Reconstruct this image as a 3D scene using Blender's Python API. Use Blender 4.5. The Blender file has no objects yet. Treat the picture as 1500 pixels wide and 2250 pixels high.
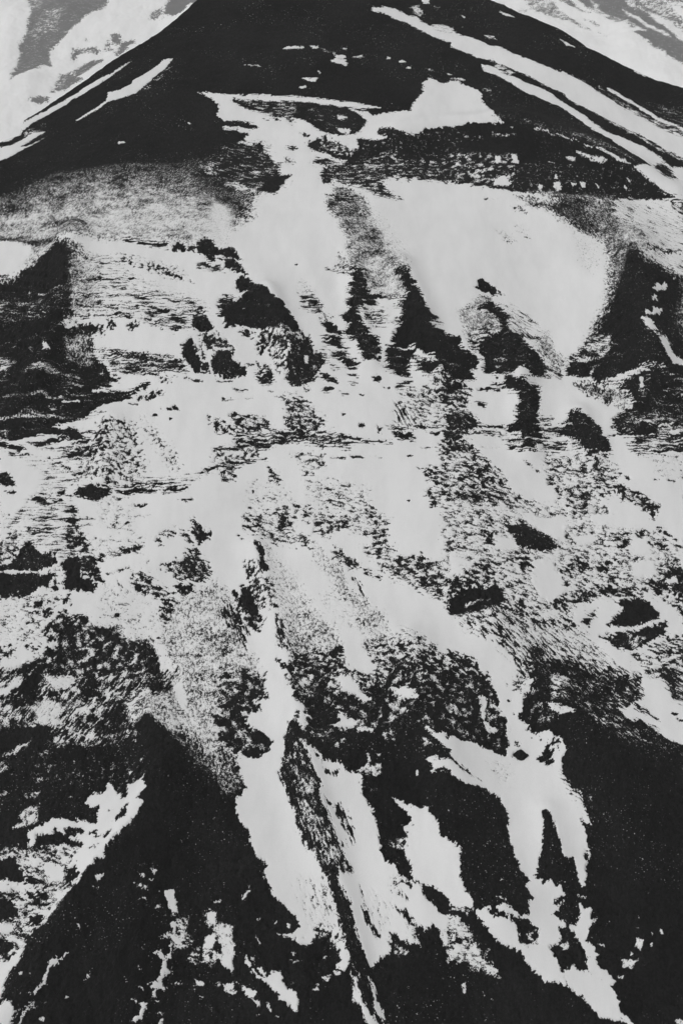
# Snow-streaked mountain face seen from the air, black and white.
import bpy, math, random
import numpy as np

# ------------------------------------------------------------------ camera, sky, sun, exposure
scene = bpy.context.scene
CAM_Z = 1500.0
PITCH = math.radians(32.0)
VFOV = 2 * math.atan(1125 / 2785)
cam_data = bpy.data.cameras.new("camera")
cam = bpy.data.objects.new("camera", cam_data)
scene.collection.objects.link(cam)
cam.location = (0, 0, CAM_Z)
cam.rotation_euler = (math.pi / 2 - PITCH, 0, 0)
cam_data.sensor_fit = 'VERTICAL'
cam_data.angle = VFOV
cam_data.clip_start = 1.0
cam_data.clip_end = 90000.0
scene.camera = cam

SUN_EL, SUN_AZ = math.radians(60), math.radians(-120)   # high overcast light from behind the camera's left
world = bpy.data.worlds.new("World")
scene.world = world
world.use_nodes = True
wn = world.node_tree.nodes; wl = world.node_tree.links
bg = wn["Background"]
sky = wn.new("ShaderNodeTexSky")
sky.sky_type = 'NISHITA'
sky.sun_disc = False
sky.sun_elevation = SUN_EL
sky.sun_rotation = SUN_AZ
grey = wn.new("ShaderNodeRGBToBW")                      # the photograph is black and white
wl.new(sky.outputs[0], grey.inputs[0])
wl.new(grey.outputs[0], bg.inputs[0])
bg.inputs[1].default_value = 0.15
sun_data = bpy.data.lights.new("sun", 'SUN')
sun_data.energy = 0.6
sun_data.angle = math.radians(22)
sun = bpy.data.objects.new("sun", sun_data)
scene.collection.objects.link(sun)
sun.rotation_euler = (math.pi / 2 - SUN_EL, 0, math.pi - SUN_AZ)
scene.view_settings.view_transform = 'Standard'
scene.view_settings.look = 'None'
scene.view_settings.gamma = 1.0
scene.view_settings.exposure = 0.29

FAR_Y = 12000.0
RIDGES = [(9, 14, [(43.0, 1003.3), (90.4, 1016.8), (126.9, 1020.4), (162.2, 1009.0), (196.8, 995.0), (230.5, 978.0), (256.2, 959.0)]), (9, 12, [(-198.0, 908.1), (-198.6, 873.9), (-199.8, 833.8), (-211.8, 761.4)]), (7, 9, [(-51.7, 844.1), (-44.6, 824.4), (-34.2, 786.9)]), (6, 8, [(8.2, 863.6), (12.7, 823.9), (18.6, 786.7)]), (8, 10, [(42.7, 868.2), (54.5, 832.4), (64.9, 780.4)]), (6, 9, [(99.3, 830.2), (113.9, 811.9), (124.1, 783.0)]), (12, 16, [(215.3, 896.9), (212.6, 854.9), (209.1, 785.9)]), (-3, 15, [(-17.0, 919.4), (-3.2, 847.4), (12.5, 801.3)]), (-4, 27, [(135.3, 911.1), (154.0, 829.8), (154.8, 792.2)]), (-3, 18, [(-37.9, 942.6), (-43.0, 880.7), (-22.3, 824.0)]), (6, 9, [(120.7, 779.2), (122.4, 728.0)]), (6, 9, [(158.3, 753.6), (164.4, 727.2)]), (5, 12, [(-154.8, 750.0), (-153.1, 707.2)]), (10, 14, [(-110.8, 562.3), (-100.1, 528.2), (-104.1, 483.4), (-105.1, 412.5)]), (8, 12, [(-109.3, 514.7), (-144.1, 463.5), (-176.3, 415.7)]), (-2.5, 15, [(-117.8, 524.2), (-138.0, 497.7), (-159.2, 466.1), (-184.0, 434.5)]), (6, 9, [(-53.8, 657.5), (-41.3, 620.5), (-26.1, 550.7), (-12.6, 503.9), (2.4, 460.8), (11.6, 411.2)]), (-3, 18, [(-43.4, 601.7), (-44.4, 550.9), (-32.4, 493.0), (-12.0, 450.5)]), (-3, 21, [(14.0, 639.7), (68.3, 610.2), (98.7, 577.0), (105.3, 528.4), (106.5, 483.5), (131.9, 442.5)]), (8, 16, [(92.5, 602.8), (132.1, 563.1), (164.7, 507.7), (175.7, 444.2)]), (7, 14, [(40.3, 588.5), (52.2, 551.0), (62.9, 504.5), (85.1, 461.7)]), (-2, 15, [(-2.6, 526.8), (12.4, 482.0), (21.6, 444.5)]), (5, 9, [(113.8, 508.0), (116.5, 483.8)])]
OUTSIDE = [[(27.8, 1345.7), (-124.0, 1182.8), (-149.7, 1155.5), (-174.6, 1128.5), (-208.7, 1089.0), (-233.9, 1064.2), (-257.1, 1038.7), (-256.2, 1021.5), (-272.5, 1012.8), (-395.8, 805.1), (-3000, 805.1), (-3000, 3000), (27.8, 3000)], [(65.1, 1242.7), (132.1, 1183.7), (142.4, 1178.0), (154.4, 1164.0), (166.4, 1153.0), (176.2, 1144.6), (188.3, 1136.0), (200.4, 1125.2), (207.2, 1117.6), (224.2, 1110.5), (246.2, 1101.0), (264.0, 1091.2), (284.8, 1083.4), (587.4, 948.0), (3000, 948.0), (3000, 3000), (65.1, 3000)]]
# ------------------------------------------------------------------ noise
def _perm(seed):
    return np.random.RandomState(seed).permutation(512).astype(np.int32)
_G = np.array([[math.cos(a), math.sin(a)] for a in np.arange(32) * math.pi / 16], dtype=np.float32)
def perlin(x, y, seed):
    p = _perm(seed)
    xi = np.floor(x).astype(np.int32); yi = np.floor(y).astype(np.int32)
    xf = (x - xi).astype(np.float32); yf = (y - yi).astype(np.float32)
    u = xf * xf * xf * (xf * (xf * 6 - 15) + 10); v = yf * yf * yf * (yf * (yf * 6 - 15) + 10)
    def g(dx, dy):
        h = _G[p[(p[(xi + dx) & 511] + yi + dy) & 511] & 31]
        return h[:, 0] * (xf - dx) + h[:, 1] * (yf - dy)
    a = g(0, 0); b = g(1, 0); c = g(0, 1); d = g(1, 1)
    return (a + u * (b - a)) * (1 - v) + (c + u * (d - c)) * v
def fbm(x, y, seed, octaves, gain=0.5):
    s = 0; amp = 1.0; tot = 0.0
    for i in range(octaves):
        s = s + amp * perlin(x * 2 ** i + 17.3 * i, y * 2 ** i - 9.1 * i, seed + i)
        tot += amp * amp; amp *= gain
    return s / (0.27 * math.sqrt(tot))                  # about unit variance
def smooth(e0, e1, v):
    t = np.clip((v - e0) / (e1 - e0), 0, 1)
    return t * t * (3 - 2 * t)
def poly_sd(px, py, poly):
    """signed distance to a closed outline, positive inside"""
    n = len(poly); d2 = np.full(px.shape, 1e18); ins = np.zeros(px.shape, bool)
    for i in range(n):
        ax, ay = poly[i]; bx, by = poly[(i + 1) % n]
        ex, ey = bx - ax, by - ay
        L = ex * ex + ey * ey + 1e-12
        wx, wy = px - ax, py - ay
        t = np.clip((wx * ex + wy * ey) / L, 0, 1)
        dx, dy = wx - t * ex, wy - t * ey
        d2 = np.minimum(d2, dx * dx + dy * dy)
        if ay != by:
            c = (ay > py) != (by > py)
            ins ^= c & (px < ex * (py - ay) / (by - ay) + ax)
    d = np.sqrt(d2)
    return np.where(ins, d, -d)
def line_d(px, py, line):
    d2 = np.full(px.shape, 1e18)
    for (ax, ay), (bx, by) in zip(line[:-1], line[1:]):
        ex, ey = bx - ax, by - ay
        t = np.clip(((px - ax) * ex + (py - ay) * ey) / (ex * ex + ey * ey + 1e-12), 0, 1)
        d2 = np.minimum(d2, (px - ax - t * ex) ** 2 + (py - ay - t * ey) ** 2)
    return np.sqrt(d2)

# ------------------------------------------------------------------ shape of the land, in metres
def base_height(x, y):
    t = y - 411.0
    return 934 + 0.56 * t - 0.00012 * t * np.abs(t) - 0.00022 * x * x
def far_height(x, y):
    z = -1240 + 0.22 * (y - FAR_Y) + 0.00001 * np.abs(x) * np.abs(x) * (12000.0 / FAR_Y)
    z = z + 45 * fbm(x / 900, y / 1400, 71, 3) + 4 * fbm(x / 120, y / 180, 75, 3)
    return z
def mountain_height(x, y, bare=0.3):
    z = base_height(x, y)
    for amp, w, line in RIDGES:                          # spurs (amp > 0) and gullies (amp < 0) running down the face
        lx = [p[0] for p in line]; ly = [p[1] for p in line]
        m = (x > min(lx) - 3 * w) & (x < max(lx) + 3 * w) & (y > min(ly) - 3 * w) & (y < max(ly) + 3 * w)
        if m.any():
            d = line_d(x[m], y[m], line)
            z[m] += amp * np.exp(-(d / w) ** 2)
    z += 4.0 * fbm(x / 130, y / 130, 5, 2, 0.4)
    z += bare * (1 - 0.8 * smooth(860, 960, y)) * fbm(x / 8, y / 8, 11, 4, 0.6)
    # ledges of the bedded cliffs in the middle of the face
    band = smooth(620, 680, y) * (1 - smooth(880, 930, y)) * (0.55 + 0.45 * np.tanh(fbm(x / 60, y / 50, 23, 2)))
    q = (z + 0.02 * x + 1.2 * fbm(x / 40, y / 40, 31, 2)) / 5.5
    f = q - np.floor(q)
    z += bare * band * 2.6 * (smooth(0.35, 0.75, f) - f)
    for side in OUTSIDE:                                 # the hidden far flanks fall away steeply
        d = poly_sd(x, y, side)
        z -= np.where(d > 0, 2.4 * d, 0)
    return z

# Outlines of snow patches and bare rock in plan: share of snow, softness of the edge (m), grain, then x,y steps
# (mountain: decimetres; far slope: metres)
MOUNTAIN_COVER = """1 1.9 I -2500,8764 307,251 482,256 765,349 423,-100 345,380 563,-270 488,-40 441,-135 442,-57 871,172 -658,-4073 -296,164 -326,193 -361,-88 62,-263 -383,276 -399,42 -396,-333 -368,47 -93,-250 -383,327 -116,353 -64,126 -362,61 -251,-187 -246,-145
0.06 8 Z -2763,9956 403,188 459,-142 574,19 505,-72 296,-316 -524,-25 -519,-35 -515,-89 -560,-237
1 0.43 K -1766,11080 -79,-85 -66,-84 -117,-87 -92,-78 -102,-94 -102,-79 -90,-65 -76,-74 -73,-77 -106,-124 -96,-88 27,-124 88,122 102,121 37,73 107,103 132,119 114,90 94,63 112,111 100,120
0.25 0.42 I -2558,10247 84,91 94,20 10,-69 -28,-54 -138,-49
1 0.41 K -2775,10023 32,27 147,56 63,63 62,64 94,25 -30,-42 -75,-64 -72,-82 59,8 128,112 -63,-66 -93,-92 -64,-52 -124,-107 -25,-60
0 0.42 K -2756,10050 -17,79 124,5 92,33 -7,-34 -80,-26 -110,-57
1 0.43 K -1418,11071 -77,0 -46,-62 -79,-103 -100,-115 -18,-64 -66,-74 -105,-21 -5,-110 -94,-61 -82,-48 -51,-40 9,-16 57,36 94,51 93,66 98,24 119,45 60,131 84,162 67,99
0.4 1.3 K -1650,10615 84,144 88,129 44,77 -61,-164 -108,-164
1 0.2 I -1762,10010 54,2 9,-23 -54,-9
1 0.21 I -1228,10253 23,-21 -12,-13
1 0.5 R -1180,10622 288,-35 16,-306 -86,16 -40,55 12,103 -61,89
0.1 5.6 Z -1841,9912 353,43 182,-49 591,204 25,-595 -1337,-23
0.3 1.6 Q -1122,9814 310,60 11,-222 -250,-30
1 0.68 Q 264,11687 107,51 93,-9 92,-58 105,-28 48,-89 75,-74 104,-21 120,-153 -8,-131 -126,44 -99,74 -99,112 -112,125 -104,40 -65,55 -65,18 -40,-7
0.6 0.92 Q 601,11818 81,35 36,-116 -30,-78 -64,68
1 0.47 Q 688,11987 67,-2 21,-123 -52,16
0.5 0.46 Q 776,11849 90,-58 -27,-17
0.8 0.67 Q 774,11525 103,-22 86,-86 -20,-107 -100,60
1 0.22 H -498,11062 53,14 140,8 -25,-26 -114,-15
1 0.22 H -267,11087 76,9 9,-29 -59,-12
0.6 0.3 H -178,11071 140,-23 -13,-29 -88,1
1 0.22 H 6,11105 39,3 -26,-23
1 0.22 H -57,11002 89,2 6,-45 -70,-4
1 0.22 H -84,10924 46,26 70,-7 21,-77 -66,19 -63,19
0.8 0.3 H 60,10994 118,37 -1,-35 -76,-24
1 0.22 H 380,10993 31,-12 -6,-25 -23,3
1 0.22 H 467,10935 57,3 18,-20 -63,-5
1 0.21 H 515,10839 50,19 2,-25
0.8 0.21 H 679,10854 82,-15 -15,-25
0.8 0.21 H 834,10819 84,-17 -16,-20
0.8 0.17 H -808,10917 140,-23 1,-13 -141,28
1 0.21 H -343,10735 69,-10 77,5 -21,-57 -43,16
1 0.17 H -200,10799 24,-24 -11,-15
1 0.17 H -345,10631 59,19 3,-33 -45,-2
1 0.49 Q -964,10544 114,-63 89,-58 111,-20 137,-64 124,-38 111,-71 97,-86 121,-49 144,-12 72,46 37,68 -36,52 -121,75 146,-34 72,-34 146,31 146,17 54,131 66,123 4,94 53,76 86,-40 165,44 -39,-620 -158,-32 -121,-31 -37,-36 -72,-22 -95,18 -83,28 -70,53 -12,-27 81,-87 12,-23 -82,27 -119,54 -59,7 23,-94 -83,0 -96,53 -192,37 -47,-44 49,-47 107,-32 60,-47 106,-38 -47,-29 -130,-15 -22,-110 -329,23 -89,187 -62,62 -194,81 102,116 -218,18
1 0.25 H -966,10585 199,-12 161,-3 174,-23 149,-37 148,-65 147,-44 146,-25 152,-43 -128,-8 -146,12 -121,26 -148,56 -99,43 -124,37 -123,5 -198,12 -187,25
0.22 0.62 Q -877,10531 298,-29 198,-23 40,-137 -48,-41 -160,25 -75,44 -139,87
0.05 0.61 Q -394,10478 162,-73 159,-44 109,-68 97,-44 60,-52 -37,-61 -72,-53 -96,4 -96,24 -73,33 -48,49 -62,71 -14,88
0.3 0.49 Q -464,10367 75,-83 7,-58 -67,36
0.1 0.41 I -536,10316 49,-32 -36,-7
0.1 0.41 I -634,10308 49,-10 -11,-16
0.8 0.41 Q -36,10259 84,-3 0,-49 -84,9
1 0.41 I -36,10148 60,-15 60,-16 -24,-33 -72,23
0 0.41 Q -960,10281 120,4 86,-6 62,-28 38,-41 -72,-22 -110,23 -119,-1
0 0.61 Q -959,10180 125,-6 52,-70 26,-41 -71,-26 -121,-26
0.12 1.2 Q -964,10002 138,18 119,4 59,35 74,-57 -22,-56 50,-62 66,-228 -464,-8
0.1 0.4 I -325,10124 60,-12 7,-31 -42,2
0.1 0.48 Q -442,10004 71,-1 31,-45 -41,-12
0.25 0.8 I -263,10030 131,35 96,-52 72,-44 83,-36 11,-78 -71,-27 -118,71 -120,76
0.15 0.47 Q -236,9811 46,58 107,-10 59,-58 -94,-24
0.6 0.79 F -439,9877 60,-36 13,-34 -60,11
0.06 0.6 I 299,10087 70,-50 83,-39 95,-9 84,24 25,31 295,68 -26,-484 -1077,26 22,114 130,15 59,45 60,74 25,130 154,-58 82,-23 -35,46 -58,66
0.16 1.6 V 119,9887 177,14 237,-21 435,10 -19,-301 -937,19
1 0.43 R 929,11277 116,14 86,-63 110,-74 100,-33 93,-97 119,-79 121,-63 99,-32 99,-27 135,-53 92,-81 82,-53 68,-58 142,-68 112,-85 129,-112 142,-105 -38,-234 -149,68 -107,94 -111,75 -114,61 -91,59 -101,77 -115,78 -104,70 -44,61 -122,37 -119,79 -119,67 -82,69 -117,96 -123,54 -85,65 -112,53
1 0.42 R 1155,10915 57,6 106,-85 92,-92 81,-74 133,-47 95,-56 68,-67 92,-73 89,-77 97,-113 100,-75 106,-34 136,-71 99,-72 144,-166 -182,-108 -92,165 -108,83 -107,98 -72,87 -90,62 -109,108 -113,103 -118,56 -119,50 -82,53 -79,94 -92,91 -94,72
0.6 0.65 R 1241,10965 117,-96 80,-88 -52,-35 -94,75
0.5 0.62 R 2028,10431 136,-100 205,-120 162,-137 219,-112 -3,-23 -222,95 -162,138 -203,129
1 0.42 I 898,10708 110,-31 107,-76 27,-47 -4,-67 37,-83 40,-207 67,-76 -143,3 -119,10 -157,-30
0.22 2 F 1225,10174 151,-58 139,-56 209,-61 230,-90 206,-72 195,-75 -134,147 -135,76 -174,63 -243,0 -175,52 -231,106
1 0.32 R 1514,10047 140,-44 115,-39 126,-54 115,-37 112,-62 112,-64 32,-47 139,-6 -111,61 -79,39 -91,39 -101,52 -93,19 -92,30 -115,53 -115,36
0.8 0.2 H 1327,10086 47,-16 -30,-2
1 0.34 R 2183,10752 189,-110 115,-84 106,-109 195,-153 -7,-44 -144,91 -104,111 -108,115 -116,75 -118,69
0.15 0.86 R 2440,10674 181,-54 226,-117 -34,-192 -216,158
0.35 0.85 R 2121,10774 125,-126 173,-121 382,-284 -6,-41 -168,82 -161,146 -217,148 -159,142
1 0.23 R 1374,11675 63,-42 59,-66 -75,39
1 0.31 R 1853,11241 113,-86 -69,16
1 0.18 R 1030,11646 39,-38 -16,-11
0.6 0.27 R 1206,11288 89,-20 21,-58 -69,22
0.7 0.43 R 913,10760 88,3 10,-35 -123,6
0.4 0.51 I 1136,10636 90,-36 -10,-48 -65,36
1 0.18 R 2462,11005 119,-67 -121,51
0.5 0.27 H 932,11456 111,-8 -15,-24
0.208 0.99 C 829,9915 181,12 172,-73 199,-2 -48,-288 -520,52
0.24 0.49 C 1161,10073 211,-37 -3,-51 -198,50
0.24 0.49 C 945,10061 143,-19 34,-34 -166,16
1 0.4 I 1322,9821 33,4 6,-98 -31,-130 -38,5
1 0.4 I 1191,9817 35,4 5,-88 -35,-3
0.85 0.4 I 1805,9888 97,-35 161,-50 -20,-29 -53,5 -45,17 -91,47
0.6 0.4 I 1735,9829 95,0 -18,-53 -68,24
0.8 0.32 I 1744,9750 35,-4 -20,-65
0.35 0.4 I 1585,9761 117,-18 -16,-31 -93,12
0.08 4.7 Z -2694,9712 220,32 283,96 353,44 479,-55 366,-193 282,-112 13,-263 -256,-218 -786,1 -1003,262
0.2 4.7 Z -2665,9541 272,67 247,88 327,28 643,20 190,-220 279,-86 -167,-243 -80,-152 -786,1 -1003,262
0.36 3.9 Z -2645,9410 211,67 168,64 284,69 295,-16 520,26 161,-150 87,-281 -144,-190 -676,31 -878,186
0.56 3.1 Z -2630,9306 269,62 169,47 286,45 347,8 405,-10 182,-145 63,-278 -150,-87 -448,30 -342,48 -290,25 -238,38 -230,71
0.7 3 Z -1925,9242 267,65 573,-4 151,-228 -577,-60 -285,27 -161,-10
0.88 2.6 Z -978,9404 143,-88 24,-426 -270,52 103,125
0.05 2.4 Z -2721,9860 451,-49 -57,-167 -154,-84 -178,-59
0.25 0.79 Z -2666,9487 149,-4 129,-86 -132,-56 -93,4
0.35 1.1 Z -2170,9256 242,6 75,-203 -53,-85 -143,45
1 1.5 I -2627,9141 200,-34 114,-61 34,-72 -26,-60 -62,-51 -73,-46 -93,-52 -32,-14
0.6 1.5 Z -2286,9023 159,32 -14,-73 -109,-55 -62,-48
0.02 2.6 F -2556,8689 -42,41 208,58 102,82 76,39 71,73 30,46 139,-135 76,-2 -50,-117 43,-91 -1,-162 3,-113 20,-86 -56,-65 -41,-97 56,-142 -539,113
0.5 0.37 H -2576,8824 136,-7 -9,-18 -125,7
0.4 2.9 F -1994,8895 170,-73 1,-276 9,-174 -88,-52 -47,395
0.14 2.9 H -2556,8689 611,-180 45,-217 -617,145
0.8 0.26 H -2445,8615 313,-102 -12,-1 -289,95
0.6 0.25 H -2283,8661 362,-181 1,-8 -337,171
0.72 2.5 H -1904,8786 280,32 98,-200 171,-85 280,-106 114,-101 6,-83 -209,-30 -275,92 -432,20 -36,124
0.5 2.9 Z -1946,8774 175,-29 33,-184 12,-198 -159,-6
0.15 0.3 H -1598,8982 149,-27 174,-22 5,-52 -164,27 -160,44
0 0.3 I -1240,8918 37,27 69,-37 6,-54 -102,7
0.1 0.29 I -1124,8926 56,-6 5,-69 -51,13
0.02 0.37 I -1060,8955 52,51 58,-24 27,-78 132,-6 5,-71 -133,9 6,-79 -45,11 -48,63 -46,13
0.3 0.33 H -1046,8759 168,-34 38,-78 -67,16 -135,44
0 0.29 I -903,8807 66,-38 -54,-11
0.6 1.1 I -1624,8818 193,-47 224,-61 84,-86 -42,-20 -203,73 -195,87
0.12 0.43 I -1325,8685 122,-21 77,-40 -29,-13 -145,38
0.2 0.25 I -1111,8595 63,-28 -5,-13
0.25 0.28 H -1952,8305 504,-18 3,-30 -476,42
0.2 0.35 I -1522,8272 66,-11 2,-25 -55,14
0.15 0.52 I -1964,8226 164,22 134,-45 6,-55 -89,23 -35,-86 -134,-12 -59,78
0.08 0.35 I -1638,8250 44,-12 14,-58 -48,8
0.2 0.35 I -1493,8192 62,25 26,-24 -50,-55
0.42 1 H -1439,8305 326,-78 76,-26 -17,-55 -102,-30 -222,101
0 0.35 I -1039,8201 30,58 54,-16 71,-88 -30,-45 -51,-20 -66,38
0.35 0.7 I -1056,8306 85,18 15,-70 -63,-10
0.3 0.68 I -965,8090 114,3 17,-112 -124,-12
0.15 0.42 H -870,8409 108,18 13,-266 -110,82
0.6 0.35 I -1288,8167 76,-18 -18,-29
1 0.25 I -2050,8225 88,-17 -17,-38 -44,17
0.2 0.78 Q -909,9805 436,14 -54,-163 -68,-70 -45,-47 -120,81 -142,44
0.65 0.78 Q -902,9664 142,-44 120,-81 -93,0 -164,47
0.15 0.31 Q -502,9602 59,-10 -35,-8
0.15 0.31 Q -565,9555 63,-35 -20,-15
0.3 0.23 I -905,9422 64,-10 -63,-13
0.25 0.77 Q -164,9692 105,114 424,-40 -17,-188 -35,-51 66,-100 33,-63 -80,2 -102,72 -114,89 -174,94 -70,-29
0.05 0.39 I -158,9675 53,-8 35,-90 -76,16
0.1 0.27 Q 430,9396 40,-33 -24,-6
0.42 0.74 S -70,9566 105,-36 137,-128 44,-145 65,-160 86,-155 69,-241 52,-100 -39,-209 -137,37 -129,47 -42,152 -65,6 -21,168 -22,174 -67,203 -57,118 -24,96 57,45
0.15 0.77 Q -116,9466 151,-24 91,-51 -69,-43 -161,85
0.25 1.1 S -103,9384 217,-62 55,-153 -169,54
0.82 2.6 S 238,9239 77,-117 86,-158 90,-280 -78,-21 -91,264 -65,108
0.6 1.4 S 187,8790 143,-16 71,-166 7,-170 -96,-9 -128,63
0 0.87 H 360,8669 84,-77 62,-91 50,-94 27,-116 51,-81 66,-19 -14,-24 -78,-42 76,2 78,-42 -6,-102 -411,8 24,155 54,48 -73,15 64,37 13,75 -53,37 70,14 17,45 -30,92 -51,90
0.5 1.1 F -11,8830 44,-47 27,-139 -98,60
0.25 0.29 H -104,8704 180,-79 120,28 -142,-45 -109,71
0.03 0.7 H 65,8614 77,28 32,-78 20,-78 53,-74 15,-57 -102,-2 -43,-70 21,-76 41,-39 36,-82 -100,-21 -62,62 -37,74 37,26 -64,71 65,52 -27,57 37,22 -23,79 35,25
0.35 1 H 139,8327 150,13 9,-71 30,-62 -116,-10 -53,41
0.4 0.52 H 375,8367 63,-14 -11,-25 -63,27
0.2 0.21 H 226,8457 223,-65 0,-11 -223,60
0 0.28 I -751,8564 44,43 45,-30 70,-102 57,-39 34,-58 74,-32 54,-37 43,-48 33,-63 54,-76 -73,-24 -72,-7 -106,29 -86,30 -107,23 -125,-21 -9,167 81,75 74,49 -45,25 -45,21
0.5 0.17 H -542,8311 54,-32 -5,-3 -44,21
0.4 0.17 H -698,8316 38,-12 -32,-5
0.4 0.28 H -744,8469 110,-20 -32,-15 -66,15
0.03 0.29 I -856,8902 66,11 36,-54 37,-95 -65,16 59,-80 68,-93 -97,29 -91,60
0.7 0.26 H -868,8810 84,-8 -9,-33 -74,19
0.35 1 I -569,8127 283,35 87,-147 -376,-19
0.1 0.34 I -706,8129 73,17 15,-68 -45,20
0.3 0.42 H -297,8485 92,6 43,-56 24,-42 -22,-84 -65,46 -65,23 8,51
0.8 1.4 F -294,8591 88,-81 1,-27 -87,4
0.15 0.18 I -351,8731 33,-4 -17,-8
0.5 0.87 F -150,8338 86,-34 -53,-51
0.02 0.35 H -144,8255 69,18 54,-57 47,-49 -37,-13 -84,19
0.35 0.51 H -138,8157 138,-7 42,-105 -157,-6
0.224 0.78 C 861,9788 461,-70 -3,-191 52,-72 -158,41 -170,45 -194,34
0.06 0.79 I 1322,9718 939,61 140,-129 106,-84 53,-44 -283,42 -436,-137 -405,-5 -121,53
0.024 0.8 C 2060,9776 201,3 140,-129 28,-62 -272,-30 -121,-4
1 0.31 I 1173,9574 48,36 50,-34 26,-59 -60,-9 -82,15
1 0.23 I 1613,9504 51,17 0,-79 -34,-27 -19,46
1 0.23 I 1489,9501 32,-24 -8,-51 -32,10
1 0.24 I 1817,9548 48,6 -14,-57 -31,3
1 0.2 I 1634,9617 16,-62 -24,-4
1 0.2 I 2207,9691 32,-34 -23,1
1 0.2 I 1740,9524 44,1 -30,-35
1 0.2 I 1953,9581 17,-52 -15,7
1 0.2 I 2178,9634 21,-24 -15,-9
1 0.32 I 2446,9585 48,-37 -33,11
1 0.4 R 2271,9759 444,160 -73,-419 -136,56 -106,84
0.05 1 R 2399,9865 134,58 97,-181 -125,-33
0.33 1.1 S 1370,9442 411,-24 295,82 -6,-217 33,-86 104,-55 5,-270 -34,-138 -158,-54 -84,-164 -17,103 25,187 -9,169 -79,73 -107,59 -53,45 -104,91 -162,92 -108,85 111,-38 166,-59 58,18 -154,57
0.12 1.9 S 1661,9381 177,16 20,-132 -48,-114 -100,28 -128,88 -129,72 111,-27
0.14 1.1 S 1757,9185 110,-39 23,-98 -54,24 -85,59
0.8 0.78 I 1935,9423 42,6 -8,-66 -30,-3
0.06 2.5 S 2056,8858 76,-54 59,-57 100,21 110,-40 87,-72 -101,-629 -712,-37 75,206 73,92 58,126 50,140 47,120
0.3 1.5 S 2010,8897 59,-88 -85,-235 -74,-100 -2,148 52,141
0.8 1.9 R 2092,9485 182,55 172,-22 108,-62 78,-37 -138,-733 -88,69 -112,30 -82,12 -8,101 -57,74 -10,294 -67,17
0.5 1.5 S 2065,9249 160,-14 11,-290 36,-78 -95,-68 -123,123
0.3 0.45 I 2237,8881 109,65 162,52 -11,-54 -122,-34 -118,-57
0.12 0.59 H 2078,9512 314,43 156,-43 91,-40 4,33 -139,30 -226,33
0.35 0.79 R 2522,9482 115,-26 -6,-43
0.35 0.57 I 1281,9320 58,8 53,-46 -46,-4
0.45 0.38 I 1081,9406 91,-9 -6,-10 -75,5
0.75 1.1 F 1162,9103 131,-71 -59,-31
0 0.19 I 1357,9066 66,-22 -44,3
0.7 1.1 F 1304,9172 33,-15 38,-83 -31,28
0.88 2.6 F 1723,9070 129,-51 48,-153 -90,-180 -59,137
0 0.25 I 971,8631 31,26 37,-24 73,-60 2,-80 -50,27 -76,16 -29,20 22,40
0.1 0.18 I 1126,8549 39,-25 -36,-13
0.55 1 S 984,8481 78,16 -6,-73 100,-109 16,-161 50,-165 -322,21 -42,188 -36,111 89,66
0 0.7 H 970,8343 89,116 70,-80 48,-73 -12,-117 48,-68 46,-89 -191,-13 48,103 -33,128 -74,26 -41,15
0.45 0.51 H 899,8174 239,-35 -10,-140 -227,28
0.75 1.1 R 1112,8438 182,-45 77,-97 53,-225 -203,127 -43,124
0.12 0.28 R 1187,8188 120,-2 128,-22 -46,-12 -139,15
0.4 0.7 R 1179,8330 91,-74 80,-65 -127,27
1 0.25 I 2236,8516 83,69 16,-24 -84,-99 -48,-21
1 0.18 I 2171,8353 56,41 -8,-34 -39,-35
1 0.21 I 2167,8249 84,58 -22,-63 -69,-51 -51,-23 -1,30 55,14
1 0.28 R 2058,8148 79,-24 32,-49 -43,-27 -48,44
0.75 0.52 I 2125,8044 58,11 42,-73 -58,-42
0.3 2.2 F 2330,8377 118,45 -33,-213 -82,45
0.02 0.5 H -2499,8336 750,-168 12,-114 72,-84 69,-52 25,-82 58,-9 -7,-36 -42,0 -17,-38 -85,12 236,-50 111,48 15,-33 -82,-42 -49,-34 -112,-14 -99,-35 -74,-64 -59,-26 -99,-22 118,-42 40,-66 -69,-20 -150,51 -149,-17 -239,-12
1 0.24 I -2071,8067 69,-45 -29,-5 -30,-2
0.3 1 F -1957,8158 206,25 47,-242 -84,-7 -110,50
0.28 0.85 H -2189,7907 574,-5 5,-50 -210,-5 -104,14 -229,-79
0.4 0.34 H -1881,7840 129,-36 -30,-12 -107,31
0.6 0.34 I -2012,7674 123,71 7,-43 -115,-34
0.35 0.34 H -1889,7740 187,-3 2,-27 -176,8
1 0.2 H -2347,7522 30,4 240,-8 160,52 -159,-65 -239,9 -30,-3
0.9 0.24 H -1696,7772 117,-17 -20,-13 -96,15
1 0.17 H -1891,7681 117,8 1,-15 -116,-7
0.4 0.52 H -2411,8101 176,-67 -51,-131 -90,18
0.3 0.33 I -1973,7624 57,19 25,-39 -67,-18
1 0.26 H -1935,7479 60,6 98,30 -65,-46
0.7 0.26 I -1685,7599 67,-24 15,-31 -66,15
0.35 0.33 H -2295,7451 82,1 -7,-29 -72,9
0.12 0.39 H -2324,7382 133,-18 105,-26 9,-26 -55,-5 -63,19 -120,-3
0.03 0.33 H -2080,7361 209,25 62,-8 -57,-28 -139,-15
0.12 0.33 H -2013,7317 140,5 -16,-28
0.2 0.33 H -2188,7283 130,3 4,-30 -111,8
0.05 0.33 H -1795,7424 62,-5 53,-66 -117,14
0.25 0.39 H -1745,7432 127,-21 2,-17 -105,14
0.4 0.65 H -1862,7318 193,17 41,-162 -210,55
0.78 1.3 H -2040,7233 368,-43 -24,-126 -106,-97 -117,-6 -7,182
0.6 1.3 I -1621,7440 59,30 98,11 84,-41 31,-116 51,-109 33,-142 -247,-46 -202,17 13,61 48,98 26,121
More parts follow.
